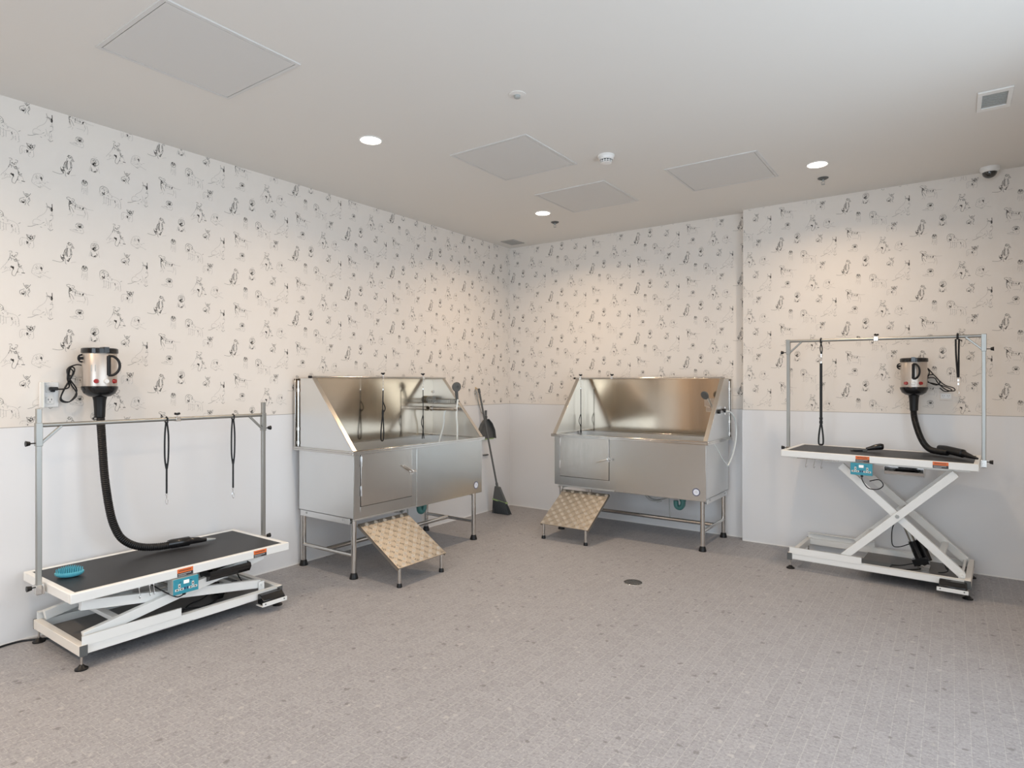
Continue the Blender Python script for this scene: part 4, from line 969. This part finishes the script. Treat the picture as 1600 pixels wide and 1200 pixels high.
nz2 = [((3.868, -.300, .882), .014), ((3.872, -.305, .886), .020), ((3.905, -.37, .888), .022), ((3.935, -.43, .882), .027), ((4.00, -.515, .875), .027), ((4.005, -.52, .873), .020), ((4.03, -.555, .866), .016), ((4.075, -.60, .855), .006)]
make_dryer((3.719, STEP, 0), 0, 'silver wall dryer on the right part of the back wall with coiled cord', -.013, hose2, None, cord2, nz2, handle=6, logo=False)

# ------------------------------------------------------------------ brush, clippers
t = thing('grooming_brush', 'teal oval rubber brush lying bristles up on the low table', 'brush', (.336, -4.268, .3670), rad(62))
mb = MB(); n = 36
for prof_z, sc in (((0, .55), 0), ((.004, .86), 0), ((.012, 1.0), 0), ((.018, 1.0), 0), ((.020, .93), 0)): pass
rings = [(.0, .50), (.005, .80), (.014, .97), (.020, 1.0), (.025, 1.0), (.026, .92)]
vs = []; fs = []
for z, s_ in rings:
    for j in range(n): a = 2 * math.pi * j / n; vs.append((.062 * s_ * math.cos(a), .038 * s_ * math.sin(a), z))
for i in range(len(rings) - 1):
    for j in range(n): fs.append((i * n + j, i * n + (j + 1) % n, (i + 1) * n + (j + 1) % n, (i + 1) * n + j))
fs += [tuple(range(n)), tuple((len(rings) - 1) * n + j for j in range(n))]
mb.add(vs, fs); mb.build('handle', 'aqua', t)
mb = MB(); mb.lathe([(0, .0262), (.86, .0262)], n=36); mb.v = [(v[0] * .062, v[1] * .038, v[2]) for v in mb.v]; mb.build('bristle_shade_pad', 'teal', t)  # darker teal pad, shade between the bristles put into its colour
mb = MB()
for i in range(-6, 7):
    for j in range(-4, 5):
        x, y = i * .0090, j * .0078
        if (x / .056) ** 2 + (y / .033) ** 2 < 1: mb.cyl((x, y, .024), (x, y, .050 - .008 * (x / .056) ** 2), (.0017), .0012, n=6)
mb.build('bristles', 'aqua', t)

t = thing('hair_clipper', 'black hair clipper with comb lying on the raised table', 'clipper', (3.445, -.43, .844), rad(18))
mb = MB(); mb.tube([(-.005, 0, .018), (.02, 0, .024), (.055, 0, .033), (.085, 0, .038), (.102, 0, .038)], [.011, .016, .023, .026, .021], 16, sub=3, flat=.9); mb.build('body', 'gloss', t)
mb = MB(); mb.box((-.035, -.014, .002), (-.002, .014, .018)); mb.build('blade', 'gplast', t, bevel=.002)
mb = MB(); mb.box((-.085, -.016, .001), (-.030, .016, .012))
for i in range(9): mb.box((-.105, -.015 + i * .0036, .002), (-.085, -.0135 + i * .0036, .005))
mb.build('comb_guard', 'black', t, bevel=.001)

# ------------------------------------------------------------------ broom, dustpan
def skew(mb, d): mb.v = [(v[0] + d.x * v[2] / d.z, v[1] + d.y * v[2] / d.z, v[2]) for v in mb.v]


t = thing('broom', 'grey angled broom leaning in the corner with its handle against the wall', 'broom', (.208, -.425, 0))
base = Vector((.208, -.425, 0)); top = Vector((.030, -.585, 1.270)); d = top - base
mb = MB(); mb.tube([d * .205, d * 1.0], .0095, 14); mb.tube([d * .20, d * .25], .013, 14); mb.tube([d * .97, d * 1.005], .0125, 14); mb.build('handle', 'gplast', t)
mb = MB()
mb.add([(-.020, -.018, .285), (.035, -.010, .278), (.035, .014, .278), (-.020, .010, .285), (-.072, -.022, .150), (.075, -.010, .120), (.075, .020, .120), (-.072, .014, .150)],
       [(0, 1, 2, 3), (4, 7, 6, 5), (0, 4, 5, 1), (1, 5, 6, 2), (2, 6, 7, 3), (3, 7, 4, 0)])
skew(mb, d); mb.build('broom_cap', 'gplast', t, bevel=.004)
mb = MB()
for i in range(34):
    u = i / 33
    for j in range(3):
        vj = (j - 1) * .013
        a = Vector((-.070 + .143 * u, -.004 + vj, .150 - .028 * u)); b = Vector((-.105 + .205 * u + random.uniform(-.003, .003), -.004 + vj * 1.6, .002 + random.uniform(0, .004)))
        mb.tube([a, (a + b) / 2 + Vector((random.uniform(-.002, .002), 0, 0)), b], .0033, 5)
skew(mb, d); mb.build('bristles', 'bristle', t)
mb = MB(); mb.add([(-.074, -.024, .156), (.077, -.012, .126), (.077, .022, .126), (-.074, .016, .156), (-.077, -.025, .142), (.080, -.013, .112), (.080, .023, .112), (-.077, .017, .142)],
                  [(0, 1, 2, 3), (4, 7, 6, 5), (0, 4, 5, 1), (1, 5, 6, 2), (2, 6, 7, 3), (3, 7, 4, 0)]); skew(mb, d); mb.build('lime_band', 'lime', t)
t = thing('broom_hook', 'small brass hook holding the broom handle on the wallpaper', 'hook', (0, -.60, 1.272))
mb = MB(); mb.box((0, -.008, -.018), (.004, .008, .018)); mb.tube([(.004, 0, .0), (.018, -.014, .004), (.040, -.014, .004)], .003, 8, sub=3); mb.build('bracket', 'brass', t)
t = thing('dustpan', 'dark grey dustpan hanging on the left wall behind the broom', 'dustpan', (.006, -.455, .99), rad(90))
mb = MB(); out_ = [(-.012, 0), (.012, 0), (.018, -.03), (.075, -.075), (.120, -.145), (.140, -.235), (-.140, -.235), (-.120, -.145), (-.075, -.075), (-.018, -.03)]
mb.prism(out_, 'y', -.008, -.002)
for a_, b_ in zip(out_, out_[1:] + out_[:1]):
    if a_[1] == -.235 and b_[1] == -.235: continue
    mb.beam((a_[0], -.022, a_[1]), (b_[0], -.022, b_[1]), .040, .004, (0, .01, 1)) if abs(a_[0] - b_[0]) + abs(a_[1] - b_[1]) > .02 and a_[1] < -.02 else None
mb.build('pan', 'gplast', t, bevel=.001)
mb = MB(); mb.box((-.140, -.010, -.243), (.140, -.001, -.233)); mb.build('rubber_lip', 'lime', t)
mb = MB(); mb.tube([(0, -.012, -.04), (0, -.014, 0), (0, -.014, .06)], [.015, .010, .011], 12); mb.build('grip', 'gplast', t)
t = thing('hanging_rod', 'thin pale rod hanging above the dustpan on the left wall', 'rod', (.008, -.628, 1.27))
mb = MB(); mb.tube([(.012, 0, 0), (.012, .03, -.10), (.010, .10, -.24), (.010, .165, -.275)], .004, 8); mb.build('rod', 'lgrey', t)

# ------------------------------------------------------------------ floor drain, cable
t = thing('floor_drain', 'round slotted metal floor drain between the two tubs', 'drain', (2.199, -1.663, 0))
mb = MB(); mb.lathe([(0, .0008), (.056, .0008)], (0, 0, 0), 36); mb.build('sump', 'gplast', t)
mb = MB(); mb.lathe([(.052, .0008), (.052, .0022), (.060, .0022), (.062, 0)], (0, 0, 0), 36)
for i in range(-5, 6):
    x = i * .0098; l = math.sqrt(max(0, .055 ** 2 - x * x)); mb.box((x - .0034, -l, .001), (x + .0034, l, .0022))
mb.box((-.054, -.006, .001), (.054, .006, .0024)); mb.build('grate', 'tube', t)
mb = MB(); mb.tube([(.018, -4.62, .0055), (.030, -4.50, .0055), (.022, -4.44, .0055), (.024, -4.38, .0055), (.055, -4.33, .0055), (.12, -4.25, .0055)], .005, 8, sub=6)
o = mb.build('floor_cable', 'black'); tag(o, 'black cable on the floor along the wall behind the low table', 'cable')
